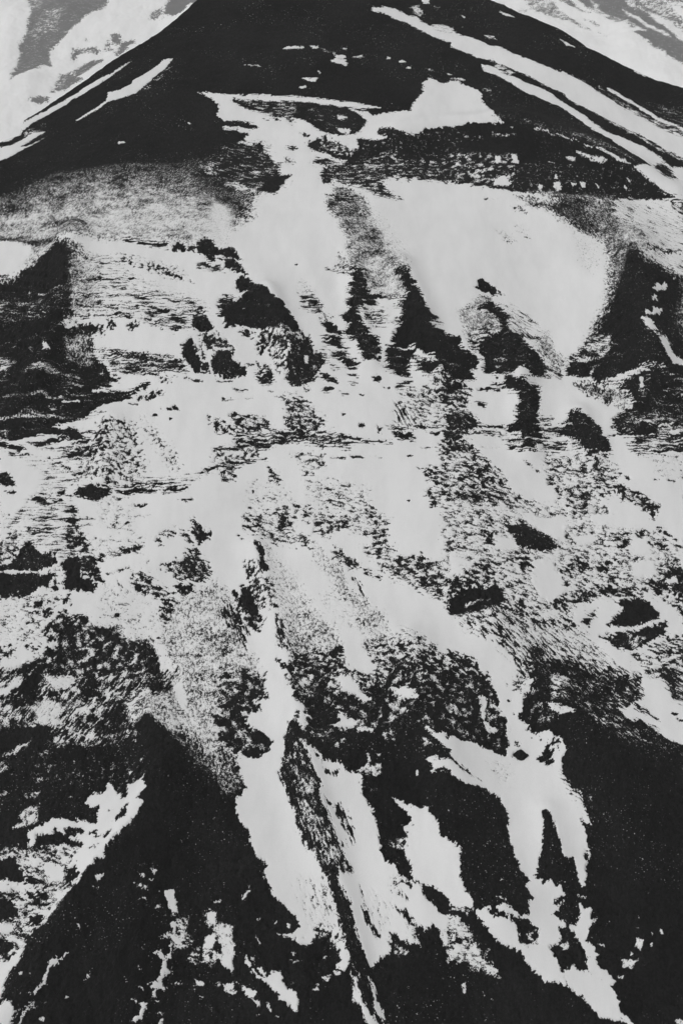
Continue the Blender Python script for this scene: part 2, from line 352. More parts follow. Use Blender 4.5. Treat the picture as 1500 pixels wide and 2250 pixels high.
0.35 1.3 I -1621,7440 101,14 -15,-215 -96,-42 5,159
0.4 0.33 I -1603,7468 81,2 25,-40 -82,4
0.7 0.96 I -1325,7495 89,-88 90,-111 106,-183 -36,-38 -106,175 -94,148
0.5 0.49 I -1279,7430 53,-17 -7,-43
0.1 0.19 I -1910,7236 124,-89 72,-64 -26,11 -91,79
0.33 0.51 H -1659,8021 194,-18 272,-89 117,-40 32,-86 -140,14 -159,11 -227,64 -21,81
0.05 0.34 H -1453,7985 153,-50 -18,-42 -109,39
0.05 0.34 H -1252,7854 169,-28 2,-27 -158,22
0.1 0.34 H -1444,7880 152,-40 -51,-21 -88,39
0 0.27 I -1097,7999 60,68 39,-113 48,-85 8,-78 -47,10 -55,54 -40,63
0.1 0.34 I -952,7880 52,-17 9,-69 -56,3
0 0.27 I -882,7920 28,46 111,13 9,-204 -130,6 -15,47
0.35 0.51 I -907,7987 56,104 113,-79 1,-32 -127,-15
0.35 0.41 I -1033,8002 74,-21 37,-90 -43,23
0.35 0.33 I -1246,7780 96,-21 4,-33 -76,19
0.4 0.33 I -1063,7756 130,-19 -52,-8
0.2 0.27 H -852,7747 119,11 1,-23 -109,3
0.08 0.26 I -1429,7622 71,11 -14,-26
0.2 0.4 I -1382,7658 153,38 37,-12 -24,-19 -75,-37
0.2 0.4 I -1360,7714 49,34 -12,-49
0.15 0.26 I -1292,7528 67,-12 -19,-12
0.1 0.23 I -1169,7554 60,24 19,-32 -56,2
0.4 0.33 I -1209,7572 23,-31 -10,-2
0.4 0.64 I -879,7492 73,-31 102,-72 3,-47 -130,40
0.5 0.63 I -841,7226 147,-15 8,-174 -96,12
0.4 0.38 H -899,7069 202,56 1,-25 -193,-41
0.02 0.25 H -1718,6976 39,28 199,-13 17,-57 -97,-32 -120,28
0.02 0.25 H -1468,6963 154,18 139,-22 -7,-30 -167,6
0.08 0.25 H -1155,6961 176,-10 10,-19 -162,-19
0.05 0.28 H -1999,6956 130,-6 6,-75 -75,11
0.05 0.25 H -1856,6927 67,12 10,-40 -62,-8
0.08 0.22 H -1763,6946 54,-5 -9,-28
0.15 0.25 H -1476,7005 114,8 2,-19 -91,-4
0 0.18 H -1354,6863 52,-9 74,-6 -43,-12
0.1 0.19 H -1832,6975 57,8 3,-23 -49,0
0.2 0.31 H -1309,7026 80,-15 -2,-30 -57,24
0.02 0.26 I -2244,7131 65,27 50,-55 30,-65 -81,8 -54,29
0.3 0.32 I -2173,7007 80,-6 -9,-37
0.3 0.33 I -2267,7269 44,-18 -57,-13
0.7 0.94 H -1398,7041 520,-7 -46,-38 -292,-13
0.4 0.21 H -1039,6860 113,17 -64,-35
0.4 0.31 I -2064,6882 46,-12 -39,-7
0.5 0.31 I -1474,6918 97,3 -46,-20
0.02 0.33 I -818,7891 102,12 64,-49 5,-71 -53,-13 -111,-4
0.08 0.33 H -577,7806 113,1 5,-94 -74,-3 -32,48
0.3 0.4 I -576,7888 101,-38 1,-53 -94,20
0.2 0.34 I -653,7879 57,1 -25,-27
0.05 0.4 I -376,8049 154,100 23,-137 84,-30 3,-76 -43,-95 -30,-76 -91,-47 -51,-10 -53,73 20,39 -42,63 50,68
0.6 0.34 I -255,7934 31,9 -4,-78 -30,-8
0.4 0.5 I -217,7872 61,20 -30,-64
0.4 0.67 I -534,8021 168,41 -14,-262 -42,-6 -68,183
0.02 0.27 I -546,8024 26,-18 -20,-43 -33,0
0.12 0.34 H -100,8148 100,6 16,-117 -90,6
0.1 0.34 H -87,8013 97,12 119,-162 -41,-55 -78,95 -62,65
0.02 0.27 H -146,7798 53,4 75,-63 -11,-26 -73,14
0.4 0.5 H -136,8010 126,-158 -42,-12 -63,93
0.02 0.34 H 93,8117 170,-15 10,-122 -14,-105 -104,-20 -30,132
0.04 0.5 H 303,8025 187,-49 28,-65 -51,-18 -4,-115 -103,8 -60,61
0.05 0.5 H 488,7910 180,-84 39,-72 -142,15 -59,70
0 0.34 H 492,8066 339,47 -18,-325 -116,-38 -60,71 -8,50 -80,45 -49,53
0.1 0.26 I 200,7764 57,8 18,-47 -49,8
0.2 0.27 H 36,7796 77,-24 -5,-11
0.5 0.5 H 51,7734 62,-10 -41,-28
0.2 0.33 H -737,7698 103,-14 -71,-12
0.2 0.33 H -137,7647 35,44 41,-6 -30,-62
0.2 0.26 H -25,7642 71,-26 -46,-9
0.3 0.2 H -490,7670 41,-9 -20,-5
0.25 0.26 H -802,7625 110,-12 -109,-8
0.2 0.2 H -652,7627 61,-3 -40,-7
0.3 0.33 I -276,7685 62,-24 -20,-23
0.25 0.2 H 117,7624 40,-10 -25,-16
0.35 0.33 I 276,7685 61,0 -21,-12
0.33 0.81 V -412,7618 107,-5 93,-71 61,-87 51,-59 -50,-49 -80,3 -100,30 -42,67 13,73
0.35 0.65 V -744,7513 128,-16 123,-39 52,-71 -111,7 -141,13
0.33 0.64 H -692,7388 342,-25 300,-35 80,-42 19,-74 -198,36 -200,62 -196,-89 -98,-9 -43,68
0.03 0.22 H -479,7317 130,0 6,-17
0.02 0.22 H -320,7356 110,-6 -9,-11
0.05 0.22 H -117,7285 58,-16 -5,-23
0.05 0.22 H -10,7261 59,-4 -19,-16
0.25 0.32 H -692,7383 71,-6 -9,-17
0.1 0.38 I -625,7250 88,27 -18,-58 -49,-4
0.6 0.63 I -791,7249 244,38 3,-86 -239,-89
0.25 0.28 H -775,7135 182,42 118,21 -116,-54 -182,-41
0.5 0.78 V -307,7209 179,-19 20,-85 -78,-30 -39,-18 -31,85
0.12 0.22 H -84,7170 113,-14 0,-18 -88,13
0.15 0.22 H 54,7165 84,-10 -3,-18 -56,6
0.35 0.22 H 177,7159 93,-4 -5,-9
0.86 2.4 V -565,6996 146,-3 110,-118 -26,-151 -249,9
0.76 1.2 V -205,7007 156,-11 223,-64 -31,-221 -191,94 -175,122
0.5 0.76 V -106,6872 135,-5 -19,-71 -96,10
0.5 0.45 V -241,6854 58,-15 -9,-74 -47,-1
0.45 0.47 V -473,7138 81,-84 1,-34 -69,13
0.45 0.31 V -771,7057 96,-2 -3,-39 -90,-10
0 0.12 I -569,6963 9,-2 0,-13 -8,-1
0.1 0.13 I 2,7463 23,-8 -13,-9
0.1 0.16 I 108,7379 42,-2 -6,-30 -24,7
0.1 0.16 I 416,7164 38,-4 -17,-13
0.2 0.12 I 413,6846 24,1 -13,-13
0.35 0.26 I 229,7372 42,-20 -3,-46 -25,11
0.1 0.19 H 228,7261 74,0 -40,-18
0.4 0.97 D 364,7560 60,-32 50,-159 -96,-23
0.65 0.98 V 378,7667 286,34 7,-291 -182,-38 -34,169
0.3 0.5 H 378,7699 94,54 10,-34 -73,-35
0.28 0.98 V 614,7726 216,32 -25,-410 -145,234 -27,81
0.02 0.29 H 331,7322 127,6 32,-59 -94,-2 -39,10
0.5 0.48 H 299,7360 496,40 -2,-33 -484,-23
0.03 0.26 H 555,7328 93,9 -2,-33
0.03 0.32 H 668,7348 121,30 -5,-83 -110,-33
0.35 1.1 V 643,7244 163,37 -36,-585 -101,84 -60,155 -55,70 -8,42 110,38
0.6 0.61 V 522,6918 87,17 60,-155 -105,22
0.15 0.16 H 488,7098 12,-31 58,-11 -70,1
0.3 0.19 H 508,7216 134,8 -99,-20
0.02 0.34 H 744,8031 104,-16 80,-57 7,-95 -56,-21 35,-67 -81,-20 -104,-26
0.15 0.5 I 724,7729 158,-14 -7,-24 -45,19 -108,-24
0.35 0.98 V 708,7676 161,1 -47,-106 38,-44 43,-114 -53,-48 -161,-58
0.1 0.64 I 707,7485 89,-8 -7,-120 -91,-46
0.15 0.48 I 856,7472 50,-22 -3,-43 -40,2
0.02 0.34 H 945,8057 57,65 258,36 67,-94 41,-26 8,-47 73,-86 -48,-59 -115,-58 -124,2 -77,29 -103,7 -27,53 35,59 -41,47
0.5 0.24 H 948,7936 146,10 118,-46 -23,-19 -157,61
0.5 0.24 H 1050,7902 41,-4 -13,-36 -20,4
0.5 1 S 1353,8111 86,110 46,-171 60,-75 -41,-54 -89,58
0.1 0.24 R 1380,8054 92,-21 -51,3
0.25 0.51 R 1374,7990 89,-57 51,-65 -19,-29 -49,38 -47,51
0.7 0.68 R 1397,7901 51,-8 18,-33 -65,-14
0.02 0.41 H 1830,7997 70,90 281,-49 59,-80 30,-31 72,20 47,-64 -9,-53 -615,-45 -18,-21 -39,57 -160,28 -7,53 39,57 92,-6 77,61
0.4 0.86 R 1561,7974 204,173 97,-35 -35,-135 -46,-41 -97,38
0.5 0.69 R 1765,8058 107,46 -42,-107 -57,-44
0.7 0.34 R 1725,7923 19,-9 -40,-88 -10,8
1 0.28 R 2179,8024 69,62 30,-104 68,-7 43,-11 -4,-20 -115,-15 -30,29
0 0.28 I 2257,8103 172,75 -28,-185 -109,1
0.1 0.67 H 1864,7767 88,-7 446,131 -79,-486 -258,-13 -174,-16 -101,71 72,89 100,81 -14,59 -67,27
0.5 0.68 H 1767,7805 98,-27 5,-40 -87,24
0.02 0.34 I 1703,7821 64,-20 -15,-36 -29,9
0.3 1 I 1909,7541 230,40 -7,-58 -209,-33
0.45 1 H 1956,7511 401,67 -23,-133 -320,-28
0.02 0.5 H 2001,7475 125,11 -41,-68 -81,-2
1 0.27 I 2189,7452 67,4 -4,-26 -63,-7
0.3 0.67 F 1578,7801 117,-7 66,-49 98,-20 15,-67 -89,-52 -35,46 -78,29
0.75 0.51 I 1782,7757 78,-20 -2,-21 -68,20
0.55 0.84 F 1847,7708 106,-42 -15,-46 -55,-46 -38,22
1 0.27 I 2010,7751 25,-2 2,-44 -25,-4
0.9 0.24 H 1986,7687 59,-6 -11,-8
0.8 0.17 H 2162,7696 45,14 -24,-16
0.7 0.34 I 2263,7674 105,90 1,5 -64,-67
0.03 0.49 H 1116,7825 44,-54 18,-40 72,4 32,-15 57,32 2,-103 -21,-106 -11,-114 19,-35 -58,-153 -110,-6 23,57 -5,59 -84,37 1,45 62,19 8,91 22,40 -5,67 -67,29 -17,46 -91,7 12,28 101,-12
0.2 0.2 I 1044,7799 18,-4 -5,-16
0.02 0.33 H 1510,7528 59,4 66,-40 51,-21 35,-51 33,-59 20,-103 -139,-36 -89,70 21,27 -108,80 -57,35 -85,-33 99,69 91,21
0.45 0.33 H 1406,7469 119,4 17,-22 -77,4 -61,-1
0.4 0.33 I 1513,7551 57,-6 18,-16 -59,-5
0.3 0.33 H 1317,7511 111,29 -17,-15 -20,-47 -57,-6
0.4 0.49 H 1311,7452 174,8 -25,-50 -143,-9
0.38 0.64 H 1051,7350 126,-23 318,38 -26,-69 -165,-21 -191,-12
0.08 0.32 H 1045,7347 131,-22 -10,-13 -107,21
0.08 0.32 H 1278,7336 78,47 8,-30 -68,-44
0.45 0.48 H 1495,7361 81,-47 4,-54 -53,31
0.35 0.66 H 1882,7329 128,56 309,25 -17,-109 -362,-49
0.08 0.33 H 2209,7352 95,24 -12,-78 -82,-5
0.15 0.22 H 711,7340 139,24 169,26 -6,-28 -164,-10 -139,-37
0.2 0.23 H 904,7428 103,13 4,-11 -87,-12
0.25 0.33 H 895,7599 77,0 -8,-39 -50,10
0.35 0.25 H 923,7250 111,16 -51,-17
0.4 0.94 V 688,7288 117,4 86,-68 44,-71 93,-82 42,-92 74,-67 6,-151 -493,-71
0.2 0.95 V 688,7279 106,1 6,-72 -118,-30
0.57 1.1 V 1334,7252 403,-31 67,-105 -53,-98 -46,-62 -95,23 122,-191 -336,2 12,214 -81,78 9,83
0.28 0.95 V 1613,7187 77,-29 34,-126 -57,-64 -43,122
0.05 0.28 I 1747,7023 37,19 39,-36 -16,-46 -42,13
0.25 0.32 V 1745,7119 36,-30 -26,-46
0.25 0.63 V 1810,7016 138,-61 70,-57 -32,-90 -50,58 -63,44 -74,25
0.05 0.31 I 1930,6897 88,3 1,-28 -41,-55 -42,49
0.15 0.25 I 1833,7098 39,-5 -17,-33 -17,14
0.4 0.26 I 1996,7081 66,3 -18,-13
0.25 0.26 I 2106,7094 68,1 -20,-27 -38,9
0.35 0.26 I 2173,7122 88,0 -5,-29
0.25 0.22 I 1233,7147 72,-32 -35,-4
0.3 0.19 H 1190,7172 50,-9 -26,-11
0.25 0.31 V 1327,7078 51,11 -15,-43 -30,-11
0.85 1.6 I 2065,7210 257,48 -17,-98 -231,-22
0.7 0.92 H -2113,6748 105,156 282,-5 69,-169 49,-91 52,-106 43,-47 -75,-19 -162,86 -222,85 -119,27
0.25 0.46 H -1753,6884 59,-1 34,-127 -46,-19 -24,43
0.25 0.61 V -1740,6702 32,52 66,-64 59,-95 -4,-43 -115,75
0.3 0.31 H -1953,6717 134,7 73,25 -119,-44 -78,5
0.25 0.25 I -1986,6748 34,-7 -11,-24
0.4 0.47 I -2198,6856 81,-13 -16,-26 -62,20
0.02 0.3 I -2045,6553 61,104 28,6 41,-18 7,-49 39,-9 88,-14 18,-55 -55,-29 -111,-24 -251,22 -2,12 110,33
0.4 0.77 V -2200,6606 105,87 58,-33 3,-87 -142,-63 -6,-7
0 0.3 I -2181,6489 158,-25 56,4 183,-19 -18,-81 -74,-12 -34,-25 -13,-39 -90,33 -37,-6 -107,26
0 0.3 I -1723,6373 24,71 -46,62 23,47 67,5 35,-54 17,-70 60,-26 49,-61 -30,-24 -48,9 -28,8 -47,-4
0.12 0.45 V -1625,6541 36,24 57,-60 22,-38 64,-85 -46,-5 -114,86
1 0.18 H -2181,6496 481,-34 1,-11 -481,34
0.8 0.3 I -1792,6509 57,-7 -4,-35 -66,-5 -30,12
0.4 0.3 V -1783,6440 48,-3 -5,-42 -27,-8
0 0.21 I -1786,6374 28,13 25,-30 -28,-13
0.8 1.2 V -2156,6335 248,-17 95,-6 94,-5 -76,-127 -39,-111 -105,-29 -165,-3
0.02 0.24 I -1880,6257 13,36 48,-9 7,-31
0.1 0.29 I -1812,6235 47,30 10,-73 -41,-4
0.05 0.24 I -1893,6218 56,14 -5,-19
0.1 0.24 I -1705,6264 24,44 17,11 18,-57
0.25 0.35 I -1720,6213 66,17 11,-50 -59,-3
0.2 0.24 I -1826,6304 38,-6 9,-29
0.3 0.29 I -1888,6185 49,10 -29,-25
0.1 0.17 I -1912,6087 10,28 15,-18 -13,-15
0.24 0.57 C -1804,6119 101,63 146,9 42,-43 57,-35 115,-56 157,-26 67,-50 38,-114 21,-111 -821,7 34,140 79,74 47,56 -71,27
0.024 0.43 C -1719,6090 22,44 63,14 19,-53 -36,-43 -55,11
0.04 0.29 C -1520,6103 44,11 9,-49 -40,-4
0.064 0.85 C -1540,5938 75,61 29,-203 -88,-4
0.096 0.85 C -1808,5947 131,18 22,-186 -191,-20
0.064 0.56 C -1184,6006 75,-34 23,-105 -74,-22
0.08 0.34 C -1287,6030 55,-3 -6,-33 -41,5
0.08 0.34 C -1397,6043 64,-2 -15,-31 -38,7
0.25 0.43 V -1893,6035 90,-21 -11,-27 -56,13
0.25 0.43 V -2099,6008 158,-13 4,-52 -150,-2
0.15 0.85 L -2076,5878 108,-5 30,-46 -11,-79 -108,4
0.7 0.9 V -1558,6629 308,-12 10,-58 -107,-17 -150,-29 -62,41
0.25 0.45 V -1388,6565 65,16 78,6 -4,-32 -117,-25
0.15 0.3 V -1557,6543 61,-3 8,-28 -57,5
0.2 0.24 V -1451,6433 149,19 -3,-13 -136,-13
0 0.15 I -1369,6736 24,13 15,-16 -6,-11
0.4 0.24 V -1242,6472 69,16 -8,-9
0.3 0.3 V -1183,6617 137,60 -1,-42 -79,-21 22,-37
0.15 0.36 V -936,6742 117,-66 -17,-39 -54,-34 -41,59
0.35 0.36 V -1026,6664 67,-4 41,-59 -67,21
0.85 1.2 V -1549,6895 206,-14 32,-218 -173,81
0.6 0.24 V -1322,6770 126,3 -95,-17
0.27 0.44 V -1110,6456 123,46 43,63 36,21 90,-102 17,-42 -49,-50 -129,-12 -68,46
0.35 0.59 V -1294,6424 89,-5 79,-61 96,-61 34,-28 -106,13 -104,23 -67,30
0.25 0.35 V -1024,6357 134,15 -3,-36 -82,-28 -39,5
0.08 0.29 V -1270,6356 52,-8 -8,-20 -37,3
0.2 0.43 V -1092,6263 60,3 16,-38 -36,-14 -46,-15
0.08 0.17 I -1382,6195 23,24 20,-28
0.1 0.14 I -1113,6093 25,-1 -10,-15
0.4 0.29 D -1371,6385 28,-46 -8,-17
0.9 2.6 V -1457,6298 205,-5 173,-102 9,-121 -211,-1 -144,96
0.8 1.2 F -1444,6364 63,-71 5,-64 -39,31
0.5 0.57 V -1098,6212 73,-5 34,-84 -64,-7
0.66 2 F -1019,6268 136,51 117,68 158,-138 27,-557 -332,18 -93,238 -67,162
0.5 1.4 F -843,6126 228,-68 18,-353 -245,14
0.25 0.29 D -727,6271 70,-26 2,-42
0.15 0.17 D -1168,6088 38,-20 -14,-1
0.5 0.75 V -629,6794 99,28 260,41 -36,-141 -47,-45 173,-30 0,-68 -76,35 -219,31 -118,78
0.2 0.45 V -384,6768 96,20 -46,-87 -39,18
0.62 0.9 V -269,6794 413,43 151,-130 -49,-53 -66,-23 -133,44 -95,1 -47,-30 -48,21 -38,61
0.05 0.18 V -29,6719 34,19 40,-31 -24,-20
0.2 0.24 V -187,6757 68,-36 -34,-1
0.4 0.6 V 185,6686 90,-20 12,-90 -89,-2
0.05 0.21 I 184,6579 103,-1 0,-16 -89,5
0.5 0.59 V 132,6565 202,-20 -6,-45 -131,-2
0.65 0.6 V 48,6696 189,-50 -38,-20 -133,35
0.1 0.15 I -653,6681 16,-3 -6,-12
0.3 0.15 I -628,6655 38,-22 -13,-2
0.02 0.24 D -555,6598 34,27 42,-68 7,-60 21,-76 -34,-12 -30,46 10,76
0.3 0.43 I -597,6500 62,-12 27,-80 21,-76 27,-109 -24,-45 22,-45 -34,-63 -72,62 -66,40 -18,-16 15,72 72,35 6,99 -31,79
0 0.29 I -616,6371 57,-17 33,-105 30,-57 -18,-23 -85,49 -41,62 -31,63 14,17 44,-58
0.4 0.43 I -474,6370 55,14 32,-136 17,-86 -51,11 -41,118
0.3 0.34 D -730,6231 95,-40 83,-115 -3,-18 -69,86 67,-166 -18,12 -74,113 -78,72
0.05 0.29 I -652,6168 46,-8 6,-37 -32,0
0.3 0.42 D -388,6143 53,-104 43,-84 2,-81 -59,41 -40,72
0.77 1.7 F -463,6587 154,-153 116,-212 93,-152 73,-39 36,-135 18,-88 -125,7 -178,29 -40,169 -59,152 -44,228
0.55 1.4 F -321,6179 148,-50 110,-114 50,-103 31,-104 -133,-39 -161,75 -44,168
0.03 0.33 I -386,5864 58,-48 44,1 5,-41 -26,-19 -50,50
0.05 0.82 I -248,5803 79,14 58,-48 -3,-100 -140,-13
0.3 1.1 V -285,5861 294,53 18,-106 -18,-150 -289,-12
0.72 0.88 F -172,6606 30,-16 48,-92 94,-67 33,-67 -24,-29 -102,75 -66,79
0.35 0.35 V -52,6553 43,-1 47,-51 74,-35 10,-28 -47,-7 -75,42 -52,30
0.2 0.18 V -52,6584 28,-8 -14,-12
0.3 0.29 V 112,6439 65,-29 69,-46 -51,17 -55,24
0.42 0.87 V 197,6479 289,1 82,-54 181,-19 -8,-140 -120,-83 -79,56 -63,44 -63,46 -91,27 -45,62
0.05 0.29 V 443,6348 57,10 41,-34 -61,-30
0.35 0.35 V 573,6336 38,-75 -30,-68 -39,47
0.1 0.34 Q 616,6173 106,3 -5,-80 -71,37
0.25 0.2 D 79,6377 28,-28 44,-135 -40,71
0.2 0.17 D 125,6328 18,-33 -9,5
0.9 2.3 V -120,6255 129,-18 91,-133 -28,-55 -118,105
0.66 1.4 F -46,6369 74,-6 18,-77 92,-44 53,-107 63,-36 24,-129 33,-102 -107,-40 -52,67 -35,108 -26,136 -100,104
0.55 1.7 V 358,5974 132,-59 88,-55 166,-2 -10,-187 -550,-23 -33,165 -17,86 89,23 88,-68
0.15 0.69 V 446,5830 68,1 -20,-58 -44,18
0.3 1.6 V 187,5850 556,-14 -9,-165 -550,-23
0.3 0.68 V 26,5767 107,-4 43,-17 8,-72 -158,-3
1 1.1 I 9,6006 99,-25 26,-82 52,-78 17,-51 -70,-7 -89,19 -26,88
0.6 1.4 F -752,6063 183,-101 57,-61 47,-193 -265,-1
0.3 1.1 V -731,5852 168,-25 40,-108 -199,-7
0.64 1.2 V 655,6821 507,72 432,-59 327,-86 159,-98 123,-56 -25,-180 -258,-57 -340,-87 -145,-25 -102,-72 -92,26 -97,-47 -189,-9 -330,41
1 0.88 V 1173,6482 117,26 60,-64 40,-81 -125,-116 -55,26 -48,97
1 0.6 V 945,6622 105,-11 33,-60 -96,-8
1 0.88 V 672,6471 100,-43 -23,-85 -82,25
1 1.2 V 1162,6790 255,22 -17,-165 -147,62
1 0.91 V 1445,6705 134,-7 -4,-41 -97,-2
1 1.2 V 1594,6834 381,-37 22,-49 -257,17 -151,28
1 0.88 V 1711,6343 -116,-25 -198,-77 50,-64 131,-3 102,68
1 0.91 V 1801,6547 143,7 11,-62 -116,-19
1 1.2 V 1827,6693 124,-8 -20,-92 -126,-1
0.01 0.45 V 1009,6703 110,31 134,-25 94,-66 -3,-39 -66,-22 -98,-12 -96,-3 -12,79
0.02 0.3 V 878,6645 58,-15 2,-78 -46,-2 13,46
0.1 0.44 V 1099,6512 74,-30 8,-62 -82,-7
0.1 0.44 V 809,6431 101,-26 -8,-44 -67,28
0 0.34 R 649,6212 159,45 140,26 37,-62 34,-6 -65,-75 -130,-41 -180,6
0.5 0.29 R 739,6167 165,34 -10,-13 -147,-36
0.12 0.58 V 648,6327 210,2 -31,-57 -184,-55
0.3 0.58 V 751,6379 176,-2 3,-89 -146,35
0.15 0.35 V 1033,6181 52,61 20,-48 -76,-57
0.08 0.3 V 1400,6483 67,62 96,1 -20,-46 -103,-22
0.1 0.3 V 1560,6519 101,11 -5,-47 -71,6
0.2 0.3 V 1707,6562 43,-2 7,-25
0.08 0.37 V 1729,6631 59,53 31,-18 -29,-44
0.1 0.37 V 1860,6723 44,9 -19,-37
0 0.25 V 2001,6733 63,3 48,-61 -45,20
0.3 0.46 V 1938,6659 132,-15 -8,-26 -79,15
0.2 0.47 V 1999,6765 29,-3 -12,-16
0.05 0.29 V 1474,6362 64,6 0,-46 -43,-47 -15,36
0.25 0.44 V 1304,6267 179,75 -6,-54 -139,-64
0.2 0.45 V 1548,6413 95,-1 112,-10 130,-18 -127,-37 -121,4
0.3 0.59 V 1360,6446 51,-63 -31,-23
0 0.44 R 1683,6308 142,45 82,-21 50,-67 -14,-28 -92,-43 -115,-27 -121,10 43,41 62,51
0.03 0.35 V 1564,6100 170,50 164,40 98,32 -25,-74 -88,-53 -100,-54 -69,-26 -87,33
1 0.23 R 1612,6151 124,15 194,57 13,-10 -210,-64
0.45 0.29 L 1731,6135 142,17 -89,-100 -43,18
0.35 0.58 V 1848,6045 133,79 142,31 -21,-124 -142,-38
0.06 0.45 V 1884,6417 126,59 66,68 92,-50 -19,-141 -116,7 -11,58 -62,-43
1 0.3 V 2014,6447 54,35 16,-37 -60,-11
0.3 0.45 V 1967,6359 181,-14 -22,-144 -81,107
1 0.3 R 1858,6390 60,-49 87,-51 104,-118 -48,-17 -82,85 -83,82
0.08 0.2 V 1459,6176 28,26 25,-10 -7,-37
0.4 0.44 V 1490,6235 79,25 -43,-46
0.66 1.1 P 699,6096 126,10 130,37 52,-41 192,33 189,17 209,-121 61,-97 85,-165 -637,-56 -44,136 -96,65 -51,48 -149,55
0.5 0.85 P 699,6096 126,10 87,-32 13,-92 -116,12
0.35 0.72 V 924,6114 145,52 73,-33 249,52 14,-48 -206,-2 -124,-105
0.3 1.4 P 918,6024 54,-7 106,-64 104,9 130,-6 183,-5 129,-67 118,-123 -653,-52 -62,165 -87,60
0.08 1.4 P 1137,5890 264,35 177,-41 118,-128 -607,-47
0.08 0.56 P 914,6031 47,-41 2,-49 -39,21
0.15 0.41 V 631,5896 110,-19 61,-43 34,-40 19,-68 -234,-44
1 0.72 R 1423,6132 143,-55 121,-59 87,-34 118,-180 -108,-1 -126,131 -64,70
0.5 1.1 V 1757,5993 109,-7 245,9 -40,-222 -175,-2 -86,148
0.15 0.71 V 1886,5929 104,-24 -11,-120 -71,62
0.33 1.1 L -2072,5852 617,42 465,-20 25,-176 -126,-128 -125,-32 -20,-72 -242,9 -142,21 -63,83 -207,-14 -135,-33
0.85 0.83 L -1804,5675 94,51 84,-14 -27,-96 -26,-37 -59,19
1 0.57 L -2057,5749 105,20 28,53 60,8 -27,-64 -66,-28 -26,-3 -70,-10
0.9 0.42 V -1760,5849 200,25 -45,-70 -102,-25
0.7 0.33 V -1849,5586 78,2 -28,-19
0.5 0.56 L -2031,5652 69,-5 -12,-46 -49,-11
0.6 0.82 V -1264,5788 145,10 33,-187 -95,-56 -72,-17 20,75
0.7 0.33 V -1472,5573 60,-24 -36,-29
0.6 0.83 L -1623,5725 181,51 25,-69 -180,-52
0 0.56 L -1925,5759 69,84 78,8 1,-146 -60,-11
0 0.7 V -1554,5818 101,65 13,-125 -70,-16
0.016 0.69 C -1341,5669 21,56 59,-31 19,-126 -57,-30 -84,28
0.2 1.1 L -1613,5637 218,24 -26,-74 -185,-2
0 0.83 L -2024,5523 134,36 200,10 14,-76 -69,-29 -265,-40
0.35 0.68 L -1681,5560 156,11 -63,-113 -143,-35
0.75 0.33 L -1944,5430 69,26 94,49 -50,-49 -71,-45
0.6 0.41 L -1993,5408 68,-19 46,-44 -36,-19 -68,24
0.5 0.32 L -1772,5354 80,42 -24,-17
0.85 0.32 I -1759,5293 26,28 44,-9 6,-34 -44,-16
0.45 0.4 V -1777,5217 110,9 -53,-42 -52,1
0.75 0.47 I -1817,5115 121,24 13,-88 -75,-18 -63,-3 51,32
0.35 0.54 V -1971,5253 95,-11 -12,-80 -67,-2
0.05 1.6 I -1789,5463 717,-89 -6,-225 -684,136
0.6 0.27 I -1291,5433 31,-2 -7,-14
0.6 0.27 I -1347,5346 35,-3 -7,-9
0.7 0.32 I -1216,5311 33,-10 -7,-22
0.6 0.27 I -1148,5351 29,-8 -12,-16
0.3 0.81 V -1289,5526 39,70 113,-118 -33,-40
0.58 1.1 F -1004,5738 5,136 388,-47 27,-583 -109,35 -88,48 -98,63 -99,80 -110,79 -77,39 26,97
0.3 1.6 F -931,5509 108,-72 91,-78 161,-72 3,-64 -122,14 -97,55 -90,77 -100,93
1 0.55 I -990,5775 49,52 25,-84 28,-131 -45,22 -44,104
0.1 0.56 I -1128,5877 47,-6 17,-149 -36,2
0.08 0.4 I -729,5599 37,-19 -7,-45 -36,21
0.85 0.4 I -719,5515 104,-17 2,-49 -82,19
1 0.26 I -1065,5178 -52,-15 -81,45 -3,-42 -47,9 -43,63 -19,17 -20,-46 -76,-13 -28,-45 38,-31 34,-2 13,-37 -3,-35 -34,-10 -72,35 3,-23 -70,17 -84,0 -15,-13 -72,-29 -37,-12 24,-82 27,-3 -3,70 95,-9 3,44 20,-30 53,-21 54,-30 55,-22 -15,-20 -54,20 -35,15 -66,-12 -2,-54 301,-68 5,54 44,40 72,50 56,48 19,27 -42,29 53,43 -37,51
0 0.21 I -1231,5015 47,42 13,-50 -38,-28 -35,4
0 0.21 I -1380,4985 18,8 47,-61 -18,-8
0 0.18 I -1300,4923 45,7 -18,-30
0 0.21 I -1220,5201 31,-27 11,-82 -46,49
0 0.21 I -1412,5097 56,-23 9,-40 -39,1 -35,25
0.15 0.21 I -1410,5127 59,6 2,-34 -45,3
0.02 0.26 I -1551,5015 48,14 52,-13 43,-36 -55,-4 -51,3
0.02 0.26 I -1509,4943 47,20 52,-33 -28,-14 -53,13
0.1 0.16 I -1304,5100 44,-22 -18,1
0.7 0.26 I -1655,4936 24,1 -11,-10
0.6 0.16 I -1523,5178 22,-2 -12,-7
0.16 0.54 C -712,5814 266,-9 15,-118 -72,-13 65,-50 -98,-24 -7,-37 54,-48 91,-61 -27,-33 -112,6 29,-46 -53,3 -129,33
0.4 0.69 V -717,5819 137,-1 6,-131 -134,-17
0.6 0.4 V -602,5526 60,6 11,-57 -50,-28
0.024 0.54 C -643,5642 62,3 42,-82 -28,-45 -46,45
0.28 0.79 F -699,5426 105,-73 29,-67 32,-68 -44,-47 -106,-12
0 0.51 I -675,5160 82,-10 12,-68 20,-54 55,-37 7,-55 41,-95 -199,-8
